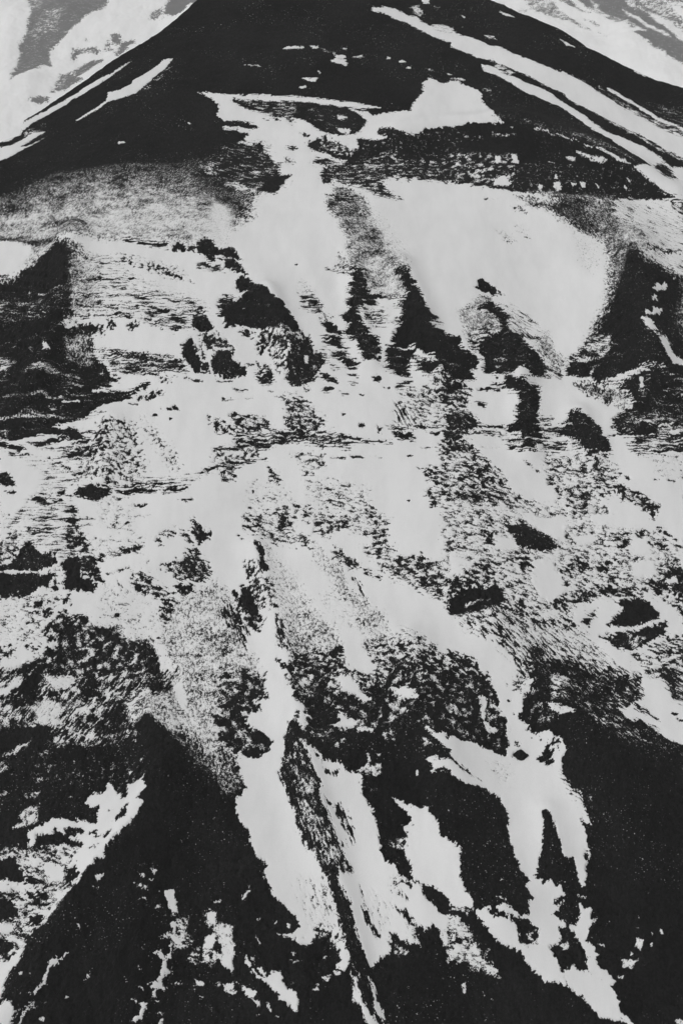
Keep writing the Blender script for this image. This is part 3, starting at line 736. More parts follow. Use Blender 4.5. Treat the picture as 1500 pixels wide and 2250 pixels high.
1 0.39 I -434,5785 126,-53 37,-82 10,-56 9,-54 -51,-45 -17,-36 1,-72 -24,-69 18,-65 28,-79 36,-89 18,-84 52,-72 26,-71 -296,-3 -38,85 -4,56 -58,34 -20,52 -3,64 49,70 -38,78 -21,63 33,29 86,-9 59,43 25,34 -54,50 -44,22 -55,69 61,16 45,13 7,63
0.16 0.54 C -309,5745 71,6 141,-1 53,-83 70,-2 53,-60 87,22 107,118 435,33 -19,-338 -207,13 -92,49 -173,-27 -122,-2 -138,16 -173,-39 17,66 -62,78
0.4 0.82 V -309,5751 123,13 19,-93 -78,-48
1 0.4 I -270,5586 52,28 19,-130 -17,-27 -44,67
0.25 0.32 V -261,5562 26,-4 -8,-38 -21,5
0.4 0.82 V -88,5758 97,-4 17,-114 -52,-14
1 0.49 V -26,5735 79,-4 113,-96 -35,-21 -43,23 -79,35
1 0.54 V 272,5684 122,-11 54,-67 -90,15 -51,36
1 0.4 V -22,5586 66,-46 56,-27 -39,-18 -87,-6 -43,20 60,21
0.8 0.32 H 87,5496 117,-7 -22,-22 -87,7
0.7 0.54 V 297,5595 77,-21 -9,-21 -60,22
0.016 0.54 C -150,5757 45,-122 61,-54 37,-59 -80,-27 -86,-3 -27,57 34,87
0.04 0.54 C 185,5747 87,-78 -2,-92 -95,3
0 0.39 I -215,5434 51,28 121,21 138,-19 121,3 174,26 84,-36 31,-68 173,-72 -3,-51 -23,-406 -67,25 -46,77 -14,54 -63,67 -74,22 -83,51 -17,1 74,-77 35,-65 -54,6 25,-64 -52,-15 -18,-53 -83,-33 -6,124 -16,72 -41,74 -33,45 19,76 -44,32 -51,10 -69,44 -68,-10 -34,-3 9,65 -44,4
0.35 0.66 V -199,5468 156,21 -17,-50 -121,-7
0.3 0.53 V 182,5486 147,-13 -27,-45 -103,17
0.9 0.31 I 94,5293 60,37 -21,46 34,-36 -22,-40 -34,-22
0.6 0.31 I 128,5290 99,36 -1,-55 -30,-20 -42,16
0.6 0.4 Q -43,5422 73,25 -13,-20 -60,-33
0.8 0.21 I 185,5373 49,-9 -28,-14
0.8 0.26 I 460,5413 49,-45 -47,1
0.5 0.21 H 379,5258 92,-25 -46,6
0.9 0.16 I 413,5266 17,-1 2,-29 -15,8
0.9 0.21 I 496,5246 23,0 -11,-20
0.6 0.21 I 234,5459 30,-5 -14,-17
1 0.26 Q 474,5455 66,-38 132,12 -6,-105 -77,13 -33,41 -50,30
1 0.26 Q 493,5319 59,-32 112,0 -4,-71 -85,18 -58,14 -33,48
1 0.34 D -258,5428 69,-36 60,-26 18,-48 85,15 69,-49 76,-28 10,-23 -10,-56 33,-51 33,-61 24,-73 8,-128 -225,-22 -34,121 -42,89 -42,75 -1,87 -52,97
0.22 0.46 D -303,5500 44,-47 27,-78 19,-78 52,-44 44,-68 -9,-73 42,-66 34,-61 25,-63 18,-92 -142,13 -42,86 -35,68 -35,103 -36,88 -50,109 4,21 26,-10 -3,72
0.03 0.32 I -303,5495 36,-49 -8,-80 -46,21 1,65
0.03 0.39 D -312,5286 49,-89 27,-84 18,-55 -44,55 -35,87
0.6 0.78 D -264,5261 69,-38 44,-95 -78,50
0.7 0.31 D -266,5396 35,-28 52,-103 -34,19
0.3 0.32 D -258,5415 87,-97 -34,10 -35,34
0.5 0.76 D -210,5069 51,-41 35,-73 -51,27
0.08 0.31 D -13,5124 38,-51 38,-64 -9,-55 -29,45 -33,44 -38,72
0.25 0.26 D -93,5143 42,-33 -16,-26
0.3 0.26 D -107,5281 98,13 -17,-24 -59,-8
0.25 0.26 I -154,5360 34,-15 -25,-22
1 0.46 I 292,5160 96,-55 74,-22 63,-67 14,-53 -1,-34 55,-45 48,-20 -2,-52 -333,44 -48,84 42,5 68,12 -25,64 54,-4 -35,63 -66,58
0.55 0.5 I 250,4932 58,24 58,-4 -19,-111 -66,7
0.02 1 I 128,5241 76,-4 14,-231
0.104 0.54 C 620,5757 243,41 40,-94 4,-71 52,-56 -14,-43 -29,-29 43,-43 -12,-48 -20,-29 -87,34 -106,3 -132,-21
1 0.32 I 794,5687 52,-22 -19,-104 66,-36 -12,-19 -52,13 -22,90
0.4 0.41 C 618,5630 93,10 15,-60 -113,-40
1 0.24 I 863,5785 265,-6 -49,-80 -29,-59 -29,-35 67,-42 6,-37 43,2 43,1 40,-33 48,-37 14,-63 -35,-21 -2,-78 43,-60 52,-76 15,-77 17,-63 -49,31 15,-61 11,-55 3,-67 -137,-18 -20,72 -25,89 -20,52 -23,23 -15,-11 -3,-109 -33,-104 -134,-5 -22,134 11,89 -27,35 -30,53 -68,22 -113,-3 -85,18 10,203 116,17 88,-7 105,-34 32,77 -15,49 15,66 -48,79 -8,48
0.15 0.18 R 607,5291 100,-23 77,-41 -70,13 -108,40
0 0.21 I 975,5397 51,42 34,-37 -38,-12
0.05 0.27 I 1115,5384 38,31 25,43 35,6 -6,-58 -9,-63 -34,4 -32,22
0.25 0.27 I 1211,5490 40,-36 -13,-29 -22,27
0.15 0.21 I 991,5465 26,28 6,-32
0.1 0.11 I 964,5675 27,15 -5,-12
0.3 0.16 I 1133,5485 27,3 -14,-10
0.4 0.27 I 950,5545 35,-4 -14,-13
0.5 0.41 V 977,5759 108,30 -39,-66
0.9 2.1 V 860,5336 69,-7 4,-63 -51,9
0.096 0.41 C 1062,5690 63,50 104,61 -39,-132 14,-67 -54,-17 -38,-70 -34,27 13,36 -69,39 46,33
1 0.33 V 1189,5655 69,-6 94,-54 -7,-17 -75,14 -50,14
0.45 0.54 V 1134,5595 85,5 -22,-67 -59,5
0.15 0.27 V 1129,5528 41,-12 -25,-1
0.16 0.97 P 1221,5815 558,76 0,-175 -64,-11 -112,-39 25,-78 156,-23 234,-99 -8,-53 -495,44 -154,165 -154,39
0.5 0.55 V 1220,5801 135,43 -57,-145 -73,-33
0.4 0.55 P 1589,5636 59,-30 -65,-70 -40,38
0.35 0.41 V 1328,5646 70,55 -41,-105
1 0.34 R 1775,5861 135,0 59,-82 62,-55 -39,-252 -109,41 -66,35 -64,43 -78,17 -72,58 109,12 4,36 66,21
0.12 0.28 R 1714,5701 67,-36 65,-47 -16,-12 -71,35 -38,38
0.25 0.25 R 1719,5604 53,-4 68,-48 -39,10
0.2 0.57 R 1913,5877 81,2 62,-101 -18,-109 -92,82
0.05 0.14 I 1923,5657 42,-9 -15,-10 -22,4
0.2 0.2 I 1948,5623 69,-18 -50,-8
0.1 1 P 1259,5287 99,-93 73,-103 72,-91 -38,18 -92,79 -57,87
0.8 0.21 I 1371,5157 23,-11 -5,-19
0.01 5.4 F 1430,5485 711,-58 -35,-235 -545,-30
0.5 0.15 H 764,4869 39,14 -9,-13
0.6 0.15 I 887,4910 13,-1 -6,-18
0.45 0.5 V -1936,4959 628,-90 -72,-99 -45,-59 -61,-55 -59,-69 -51,-20 -87,-57 -46,-83 -47,-65 12,-123 -63,12
0 0.39 V -1927,4898 102,1 73,-40 13,-36 77,-15 54,-42 -101,17 -104,16 -101,4
1 0.38 I -1437,4909 140,-57 -51,-74 -40,-15 -20,-43 -35,-3 -47,79 9,54
1 0.31 I -1628,4844 44,16 72,-29 9,-69 -81,16
0.6 0.51 V -1601,4935 162,-11 -42,-74 -103,16
1 0.26 H -1914,4800 25,1 180,-24 59,-36 -37,-10 -89,31 -134,5
0 0.25 I -1501,4813 58,19 28,-94 -55,-14
0 0.3 I -1903,4718 100,-2 47,-40 -1,-26 -19,-17 -114,-15
0.1 0.3 V -1739,4744 137,-19 24,-49 -89,23
0 0.25 V -1883,4566 118,-18 31,-38 -39,-22 -100,9
0.1 0.25 V -1731,4604 114,-62 -59,-20 -59,44
0.05 0.25 V -1696,4654 108,-28 -28,-42 -54,9
1 0.3 V -1890,4613 134,-6 -30,-36 54,-24 54,-39 -39,-4 -29,31 -72,41
1 0.3 L -1864,4431 94,32 89,39 -30,-75 -65,-65 17,-125 -66,3
1 0.25 V -1787,4716 45,-12 69,6 -76,-22
0.9 0.3 V -1547,4646 60,18 49,25 -48,21 -118,34 78,-65
1 0.23 L -1580,4581 53,57 -28,29 -9,-46
1 0.15 H -1650,4660 89,-34 3,-14 -86,38
1 0.2 V -1728,4579 43,-1 68,-36 -4,-6 -81,35
0.7 0.31 V -1789,4887 86,-17 44,-17 -110,9
1 0.29 L -1795,4106 11,78 66,38 17,-32 28,-11 -18,-36 -22,-41
0.5 0.36 L -1687,4168 35,27 -20,-30 -22,-67 -7,-2
1 0.22 L -1618,4246 46,48 26,42 28,68 42,10 26,18 -39,-42 -36,-28 -19,-54 -45,-42
0.85 0.19 L -1684,4104 42,70 46,52 24,20 -35,-53 -58,-86
0.9 0.14 L -1449,4239 18,28 13,-1 -19,-18
0.8 0.15 L -1361,4329 27,33 4,-6 -13,-21
0.5 0.12 L -1345,4354 34,24 -19,-16
0.85 0.17 L -1562,4158 40,19 -12,-27
1 0.15 I -1318,4741 46,8 -23,-17 -16,-5
0.7 0.2 I -1336,4696 39,4 -7,-13
0.6 0.17 I -1436,4580 20,-7 -11,-5
0.8 0.17 I -1402,4548 11,-6 -4,-14
0.6 0.2 I -1404,4465 24,15 -7,-13
0.9 0.15 I -1697,4364 28,-11 6,-18 -19,2
0.6 0.17 I -1638,4347 26,-13 -7,-6
0.5 0.19 L -1674,4244 19,9 -10,-15
0.5 0.19 L -1559,4232 30,5 -14,-10
0.5 0.19 L -1515,4184 35,33 -20,-29
0.4 0.24 I -1343,4420 57,-15 -32,5
1 0.2 I -945,4672 50,23 15,-60 11,-39 -35,-12 -14,42
0.85 0.15 I -1024,4747 39,-7 -21,-14
0.8 0.17 I -1085,4734 34,-13 -3,-9 -22,10
0.7 0.2 I -1046,4718 40,-10 -7,-7
0.75 0.2 I -1106,4704 66,-20 13,-31 -24,13 -43,27
0.8 0.17 I -1076,4622 37,2 0,-10
0.6 0.17 I -997,4584 42,20 -3,-17
0.7 0.12 I -1003,4565 14,-8 -6,-4
0.8 0.12 I -980,4675 14,-4 -9,-8
0.5 0.15 I -1066,4771 41,-10 -16,-1
0.4 0.37 V -881,4590 80,-1 -4,-57 35,-53 -45,-39 -55,-6 -27,49
1 0.19 I -951,4479 60,33 -19,31 8,9 28,-7 -9,-41 32,-13 11,-29 -33,5 -32,20
1 0.19 I -990,4390 51,28 25,-24 14,2 4,74 12,-39 -20,-43 -6,-33 19,-15 -53,-56 36,-16 -40,-20 -13,-36 -16,-7 14,39 -16,5 14,22 32,52 3,58 -30,10
1 0.19 I -1067,4105 38,19 4,51 34,-2 -26,-60 -25,-17
0.7 0.17 I -1077,4186 36,-6 -7,-15
0.8 0.14 D -1065,4333 34,-28 -10,-1
0.7 0.17 I -1135,4314 41,-41 -18,10
0.7 0.17 I -1022,4265 46,4 -15,-11
0.8 0.12 I -868,4292 37,3 -6,-6
0.8 0.17 I -1051,4246 36,-12 -15,-2
0.8 0.21 I -943,4120 28,10 -7,-43 -11,-3
0.6 0.19 I -957,4145 57,5 -25,-10
0.6 0.14 I -963,4199 22,0 -7,-10
0.55 0.44 I -745,4610 65,-2 27,-49 86,-13 9,-197 -87,47 -30,-38 -40,11 -56,1 -38,31 9,45 39,13 30,34 39,25 -34,39
0 0.24 I -669,4486 28,-18 26,-23 -31,-26 -25,16
0.1 0.24 I -735,4440 36,-4 -11,-18
1 0.24 I -652,4532 74,-18 4,-84 -42,37
1 0.24 I -731,4493 56,15 -5,-59 -32,0
1 0.22 I -712,4607 41,-9 2,-51 -33,15
1 0.24 I -654,4416 80,14 3,-81 -49,21
0.9 0.19 I -765,4314 53,-3 5,-23 -44,7
0.7 0.19 I -680,4305 49,-4 -4,-25
0.9 0.24 I -619,4288 58,9 1,-40 -46,3
0.8 0.15 I -679,4639 29,22 8,-22
0.7 0.16 I -691,4198 25,-3 -3,-19
0.5 0.19 I -740,4247 36,1 -19,-18
0.8 0.12 I -773,4279 16,-1 1,-18
0.4 0.36 V -814,4409 57,-8 2,-31 -40,8
1 0.37 I -458,4902 301,-10 33,-63 42,-68 33,-70 33,-102 24,-88 32,-93 1,-56 -32,-27 -33,25 18,32 -18,77 -64,42 -49,20 -24,-47 -56,-3 -32,29 -93,12 84,9 40,40 -25,39 -75,55 -66,58 -39,81 20,32
0.88 2 D -205,4755 115,-21 66,-176 -16,-66 -114,91
0.3 0.48 I -146,4570 57,-24 85,-67 -36,-15 -81,52
0 0.17 I -209,4505 17,2 -5,-12
0.35 0.5 D -157,4904 165,7 33,-52 -57,-41 -8,-87 -25,-28 -33,69
0.02 0.31 D -74,4815 45,-14 9,-70 52,-78 34,-102 30,-96 32,-76 23,-68 30,-107 14,-80 -32,6 -47,39 -38,50 -14,85 -24,89 -30,108 -26,88 -33,114
0.5 0.37 D -8,4716 24,-31 -8,-14
1 0.32 D 8,4896 208,16 24,-62 48,-29 32,-57 105,-34 53,-95 70,-69 -10,-47 -55,23 -41,-20 -48,16 10,-81 -60,11 -39,39 -41,18 4,-91 -53,-20 -49,-68 -23,13 -23,66 -32,48 -16,78 -31,88 -49,77 -13,86 46,29
0.3 0.3 D 8,4840 33,-5 21,-50 -29,-8 -49,3
0.25 0.12 D 89,4773 17,-51 20,-92 -16,54
0 0.19 D 112,4621 30,4 20,-50 47,-55 -8,-20 -40,30 -40,47
0.93 2 D 172,4683 64,-61 -10,-80 -39,57
0.15 0.2 D 294,4715 24,-7 44,-47 -36,23
0.02 0.24 D 291,4640 57,-30 42,-36 -27,-6 -55,37
0.3 0.36 D 348,4579 62,-54 -17,-38 -39,55
0 0.3 I 216,4919 128,-10 28,-85 15,-72 -59,17 -39,59 -49,28
0 0.2 I 326,4749 42,-8 14,-30 -47,21
0.75 0.74 I 279,4788 48,-51 -33,-40 -24,45
1 0.37 I 344,4901 296,-49 -10,-239 -78,45 -39,35 -120,59 -20,80
0 0.29 I 423,4722 58,-19 48,-59 109,-46 -1,-33 -88,21 -39,39 -63,47
1 0.36 I 501,4588 48,0 79,-27 -8,-177 -69,59 -34,63
0.1 0.36 I 562,4519 74,-5 -1,-35 -67,-4
0.18 0.84 I 273,4496 71,-33 39,-54 -65,-24 -54,44
0.6 0.24 I 198,4348 24,8 -4,-21
0.4 0.36 I 166,4347 97,42 -17,-35
1 0.24 I -507,4395 30,-10 34,-53 48,-26 31,36 51,-1 5,-49 41,-37 7,21 25,-41 18,-46 -16,-42 -41,45 -55,34 7,17 -48,42 -65,27 -41,45
1 0.19 I -444,4358 24,3 21,-31 -4,-11
0.7 0.19 I -478,4406 28,-6 -19,-10
1 0.19 I -514,4283 74,-24 -6,-21 -21,-11 48,-32 -5,-13 -46,35 -32,41
0.8 0.17 I -574,4331 29,-35 37,-20 -36,14
0.7 0.21 I -579,4267 44,-2 -16,-10
0.9 0.22 I -633,4509 47,-2 20,-76 8,-15 -31,-16 -38,0
0.8 0.19 I -390,4210 23,-21 6,-21 -18,14
1 0.15 L -490,4717 6,-7 -29,-65 -21,1
0.9 0.15 I -365,4559 26,11 -9,-25
0.9 0.15 I -295,4566 27,-1 -9,-23
0.6 0.19 I -461,4484 41,-24 -16,-5
0.8 0.12 I -453,4503 4,-20 -12,2
0.9 0.14 I -276,4431 32,-3 -11,-13
0.5 0.19 I -283,4405 92,-16 -71,-15
0.9 0.14 I -98,4419 24,3 -12,-22
0.7 0.15 L -452,4565 28,22 -15,-25
0.9 0.17 I -112,4321 61,-3 -10,-35 -26,0
0.95 0.17 I -51,4345 47,-27 -16,-18 -19,12
0.9 0.17 I -143,4252 27,22 2,-29 -19,-6
0.6 0.19 I -142,4274 32,15 -8,-16
0.7 0.14 D -264,4298 20,-9 -8,-7
1 0.23 D 46,4311 25,-39 8,-53 26,-31 36,-58 37,-27 55,-20 -94,-19 -23,43 -23,47 -32,15 -4,68
1 0.19 D 145,4290 29,-21 7,-65 31,-50 24,-70 -33,32 -21,14 -14,69
0.6 0.28 D 54,4355 42,-54 -6,-19 -27,44
0.03 1.4 F 198,4324 235,-59 -81,-69
0.9 0.12 I 385,4161 14,1 -6,-12
0.6 0.17 I 335,4286 20,1 -8,-12
0.4 0.19 I -351,4153 36,-13 -19,-5
0.5 0.16 I -433,4156 16,-3 -8,-9
1 0.25 I 955,4908 121,0 -7,-104 -26,-29 40,-6 7,-28 38,20 17,-37 35,17 22,-46 -71,-44 60,14 -59,-75 67,-28 -4,-22 -43,-2 11,-65 -68,-16 20,-47 27,-66 36,-59 -5,-12 -78,18 -47,3 -21,33 -67,54 -30,35 -93,31 -47,33 -53,52 -30,54 39,5 55,-50 10,10 112,-27 4,-36 5,-47 48,-4 48,39 12,43 -50,35 -68,-8 -97,14 -10,23 51,-4 90,-19 44,24 -6,47 42,26 -35,31 -6,36 31,29 -24,27 -42,15 6,46
0 0.2 I 1131,4654 43,21 8,-6 -19,-23 -25,-3
1 0.17 I 741,4601 35,-9 20,-20 -14,0
0.45 0.29 I 970,4501 66,26 -10,-67 -48,0
0.9 0.2 I 1156,4461 42,13 -7,-25 -30,-17
1 0.25 I 1271,4650 15,-1 15,-12 45,3 -24,-52 39,3 -53,-52 -12,-36 4,-26 42,-20 -2,-66 50,-47 30,-25 -11,-38 -79,45 -45,19 2,91 -34,60 -45,47 38,23 30,51
1 0.24 I 1162,4333 52,31 15,-12 57,0 45,-20 55,-28 32,-56 17,-50 -2,-18 80,-71 -44,-4 -33,48 4,-21 -114,19 -35,36 -58,55 -59,36
0.05 0.12 D 1278,4432 26,-24 -12,-1
1 0.25 I 1226,4896 133,15 -28,-73 -6,-66 -13,-31 -17,-10 -16,29 0,62 -5,32
0.1 0.13 I 1334,4915 14,-32 -10,-19 -12,7
1 0.37 I 592,4860 39,-6 4,-125 52,-91 16,-34 -9,-16 -112,25
0.5 0.37 I 571,4614 118,-21 -21,-26 -97,31
0.72 0.48 V 566,4565 77,-17 46,-54 28,-58 53,-54 49,-43 -6,-35 -62,25 -54,15 -38,31 -101,16
0.15 0.29 V 608,4478 40,-7 -17,-11 -64,10
0.6 0.17 I 816,4617 57,-1 -10,-19
0.6 0.15 I 940,4623 17,5 -5,-16
0.5 0.15 I 843,4699 35,17 -28,-25
0.6 0.13 I 912,4762 22,13 -9,-10
0.7 0.24 I 615,4287 33,13 -4,-58 -22,16
0.6 0.19 I 725,4271 11,-6 -1,-18 -10,-1
0.7 0.14 I 766,4230 15,-3 -4,-6
0.6 0.14 I 733,4140 9,-5 -6,-8
0.5 0.19 I 749,4423 23,6 -5,-26
0.9 0.17 I 1469,4413 44,-15 37,-10 -32,-30 -41,0
0.85 0.17 I 1553,4486 40,-19 -21,-40 -15,14
0.6 0.15 I 1538,4541 47,-19 -19,-1
0.6 0.15 I 1544,4518 24,-16 -8,-8
0.9 0.12 I 1672,4500 16,-11 13,-19 -18,1
0.6 0.15 I 1616,4453 22,-5 -13,-13
0.6 0.17 I 1433,4334 43,6 -8,-19
0.8 0.19 I 1716,4147 66,-13 -5,-33 -53,-3
0.7 0.15 I 1344,4470 43,5 -8,-12
0.5 0.15 I 1267,4711 11,-18 -8,-6
0.6 0.15 I 1277,4684 54,2 -18,-15
0.5 0.25 I 1515,4445 30,-39 -30,5
0.5 0.15 I 1632,4494 11,-3 -6,-15
0.7 0.12 I 1377,4624 16,-2 -9,-6
0.4 0.12 I 1566,4361 21,15 -14,-22
0.5 0.12 I 1579,4587 6,-11 -6,-2
0.6 0.12 I 1407,4566 25,8 -14,-15
0.6 0.12 I 1679,4162 9,-6 -8,-1
0.3 0.24 H -1805,8084 197,-43 197,-51 260,-76 1,-12 -260,75 -196,46 -198,49
0.3 0.24 H -1651,7994 243,-45 322,-82 1,-14 -321,79 -244,50
0.15 0.26 H -692,7384 242,-17 301,-30 268,-58 0,-10 -268,50 -300,26 -241,8
0.15 0.25 H -509,7322 180,-9 359,-55 297,6 0,-10 -297,-13 -358,50 -180,13
0.25 0.22 H -833,7246 265,48 240,2 0,-13 -238,-14 -265,-44
0.3 0.22 H -909,7064 172,57 262,74 1,-12 -261,-84 -173,-47
0.2 0.19 H 1140,7356 340,51 330,-15 -2,-11 -330,9 -339,-49
0.2 0.19 H 329,7371 300,5 367,58 302,-4 -1,-11 -302,-3 -366,-52 -300,-5
0.35 0.19 H 747,7337 308,61 -1,-14 -307,-59
0.3 0.22 H -1928,8627 193,0 265,-26 3,-21 -265,23 -195,11
0.35 0.21 H -1879,8485 294,-24 328,-49 262,-52 2,-23 -262,53 -328,51 -295,31
0.35 0.21 H -1869,8394 295,-37 262,-38 260,-56 1,-13 -259,46 -261,36 -297,51
0.5 0.22 H -2080,6793 260,11 262,-13 2,-12 -262,12 -259,-15
0.4 0.22 H -1982,6718 197,36 203,2 2,-15 -203,-4 -197,-32
0.6 0.27 H -2283,7512 357,52 347,-38 1,-13 -346,36 -357,-51
0.15 0.22 H -1520,7007 202,6 300,-49 1,-13 -299,42 -203,1
0.3 0.2 H 923,7707 185,14 253,37 -1,-15 -253,-40 -185,-9
0.35 0.2 H 468,7936 180,-94 257,71 -1,-16 -257,-76 -180,97
0.5 0.2 H -2315,7706 205,-57 249,113 1,-11 -247,-122 -204,58"""
FAR_COVER = """0.12 12 K -3142,13437 930,39 -71,-17 -29,-258 -74,-106 -97,-144 -93,-176 -55,-129 -56,-116 -53,-122 38,-231 50,-117 -69,6 -60,-118 -58,-118 -90,-283 -27,326 -30,350 -29,172 33,154 -12,165 -4,195 -27,284
0.3 14 K -2868,13006 168,54 -13,-338 -153,-201 -93,60
0.3 7.3 K -3130,13454 165,73 39,-525 -110,99
0.03 5.8 I -1732,13064 1,212 20,302 330,220 -57,-525 -109,-265 -73,-14 -77,19
0.2 7.1 I -1865,12979 7,146 96,83 15,-137 -68,-81
0.25 9.4 I -1754,12975 28,33 -4,-48
0.1 6.9 I -2198,12687 81,8 46,-173 -69,-3 -44,65
0.08 6.8 I -2109,12288 23,266 104,85 33,-95 -75,-147 -54,-131
0.3 9 I -2497,12208 -37,254 112,16 117,-10 54,-68 -36,-64 -122,48 -65,-40 4,-118
0.08 5.4 I -2495,12252 -28,135 32,19 16,-148
0.15 6.6 K -2452,12018 75,149 160,72 26,-61 -89,-94 -60,-148 -76,-59
0.12 4.3 L -2552,11551 -12,152 2,225 86,64 128,-189 -49,-47 -63,-120 -46,-47
0.6 2.6 L -2519,11836 14,80 25,-236 -23,18
0.6 2.6 L -2548,11729 18,17 26,-128 -13,-2
0.15 4.2 L -2589,11536 9,64 31,-63 -22,-30
0.1 5 I -2717,11288 45,121 102,25 5,-82 -65,-110
0.1 4.6 I -2231,12504 11,88 36,-69 -13,-66
0.1 4.5 I -2231,12442 68,25 46,-120 -95,65
0.6 6.9 I -2438,12594 24,44 14,-57
0.4 14 R 1766,13651 279,-185 97,-224 101,-153 104,-213 60,-43 -94,16 -133,210 -167,92 -134,140
0.1 7 R 2326,13517 478,-43 61,-348 87,-165 82,-177 33,-270 135,-273 -50,-288 -140,85 -127,228 -49,120 -77,211 110,-20 -166,280 -184,221 -118,207
0.6 4.8 R 2467,13628 76,-484 158,-139 111,-346 -124,268 -209,182
0.5 9.5 V 2804,13474 93,-332 165,-290 146,-584 59,319 -73,291 -24,353
0.6 9.7 V 3131,13253 253,-58 -58,-296 -105,128
0.35 5.6 V 3047,12931 227,-303 -9,-52 -137,108
0.2 3.8 R 2365,13064 124,-164 -38,-11
0.5 4.7 R 2482,12795 59,-168 -29,79
0.05 5.5 R 2759,12597 110,-20 55,-81 -89,-32
0.1 9.4 V 2813,13245 84,-103 138,-648 79,-122 -106,203
0.25 4.8 R 2075,13461 120,-2 133,-163 123,-183 -50,56 -137,104
0.85 4.7 R 2759,13186 79,-215 112,-330 123,-254 -30,-12 -126,234 -130,323
0.1 4.7 R 2890,13104 90,-149 97,-383 86,-166 -54,19 -90,279
0.9 4.7 R 2956,13071 91,-219 188,-503 -7,-42 -183,242 -56,295
0.15 4.8 R 2866,13401 103,-260 84,-177 -24,-53 -100,168
0.2 4.9 V 3172,13248 85,-19 114,-176 -5,-26 -144,79
0.35 4.7 R 2593,13071 82,-52 110,-353 -28,5 -108,283
0.7 7.2 K 1568,13171 190,112 218,86 -4,-39 -223,-135 -189,-113
0.6 7 K 1417,12763 169,110 159,135 -5,-54 -161,-156 -169,-116
0.7 5.5 L 1319,12813 79,67 -30,-177 -80,-100
0.75 5.4 K 1243,12379 149,101 -1,-24 -154,-145"""
ITEMS = [(-134.74, 673.31, 3.7, 2.0, 'dark pointed boulder alone on the snow, left of centre below the long thin cliff band'), (-135.74, 619.68, 3.6, 2.8, 'black boulder in the middle of the dusty white bowl left of the dark gullies'), (-110.16, 608.47, 2.7, 1.9, 'small flat black boulder at the lower right rim of the dusty white bowl'), (13.16, 736.6, 4.2, 2.7, 'larger black boulder lying just above the rocky ledge in the middle of the face'), (1.51, 745.37, 2.4, 1.5, 'small dark boulder just up and left of the larger one on the central snow'), (43.67, 716.09, 3.5, 1.8, 'low dark boulder on the broad clean snow left of the speckled scree'), (42.05, 683.92, 2.3, 1.4, 'tiny dark boulder on the long white snow tongue, lowest one on it'), (-56.56, 695.43, 1.7, 2.0, 'small square black boulder at the left edge of the dusted fan'), (-64.36, 667.36, 1.7, 1.7, 'small dark stone beside the head of the thin black rib'), (24.63, 774.84, 5.3, 3.7, 'rounded black boulder at the foot of the dark cliff columns'), (136.83, 906.06, 3.1, 1.7, 'small dark boulder on the upper snow bowl, right of a faint smudge'), (101.99, 540.99, 8.2, 5.5, 'black triangular outcrop ringed by snow where the lower gullies meet'), (97.34, 567.95, 2.4, 1.9, 'dark boulder lying in the narrow snow gully above the triangular outcrop'), (148.76, 617.75, 4.7, 4.7, 'blocky leaning black outcrop between white drifts near the right edge'), (194.31, 564.5, 4.3, 2.4, 'flat black boulder on the white band at the right edge'), (-175.85, 636.56, 4.5, 3.4, 'dark rounded block just below the two black cliffs at the left'), (-185.2, 626.85, 6.1, 3.9, 'dark humped boulder on the stony snow at the left edge'), (-15.2, 468.95, 1.8, 1.5, 'small dark stone poking through the long snow streak in the lower middle'), (-113.56, 748.14, 3.3, 2.1, 'dark boulder at the right end of the row of rocks above the dusted triangle'), (-124.27, 752.06, 3.7, 2.4, 'low dark boulder at the left end of the row of rocks above the dusted triangle')]

ROCK_LO, ROCK_HI, SNOW_LO, SNOW_HI, FROCK_LO, FROCK_HI = 0.003, 0.018, 0.73, 0.79, 0.02, 0.06
NCOL, NROW, HAZE = 1250, 2000, 2.2e-05

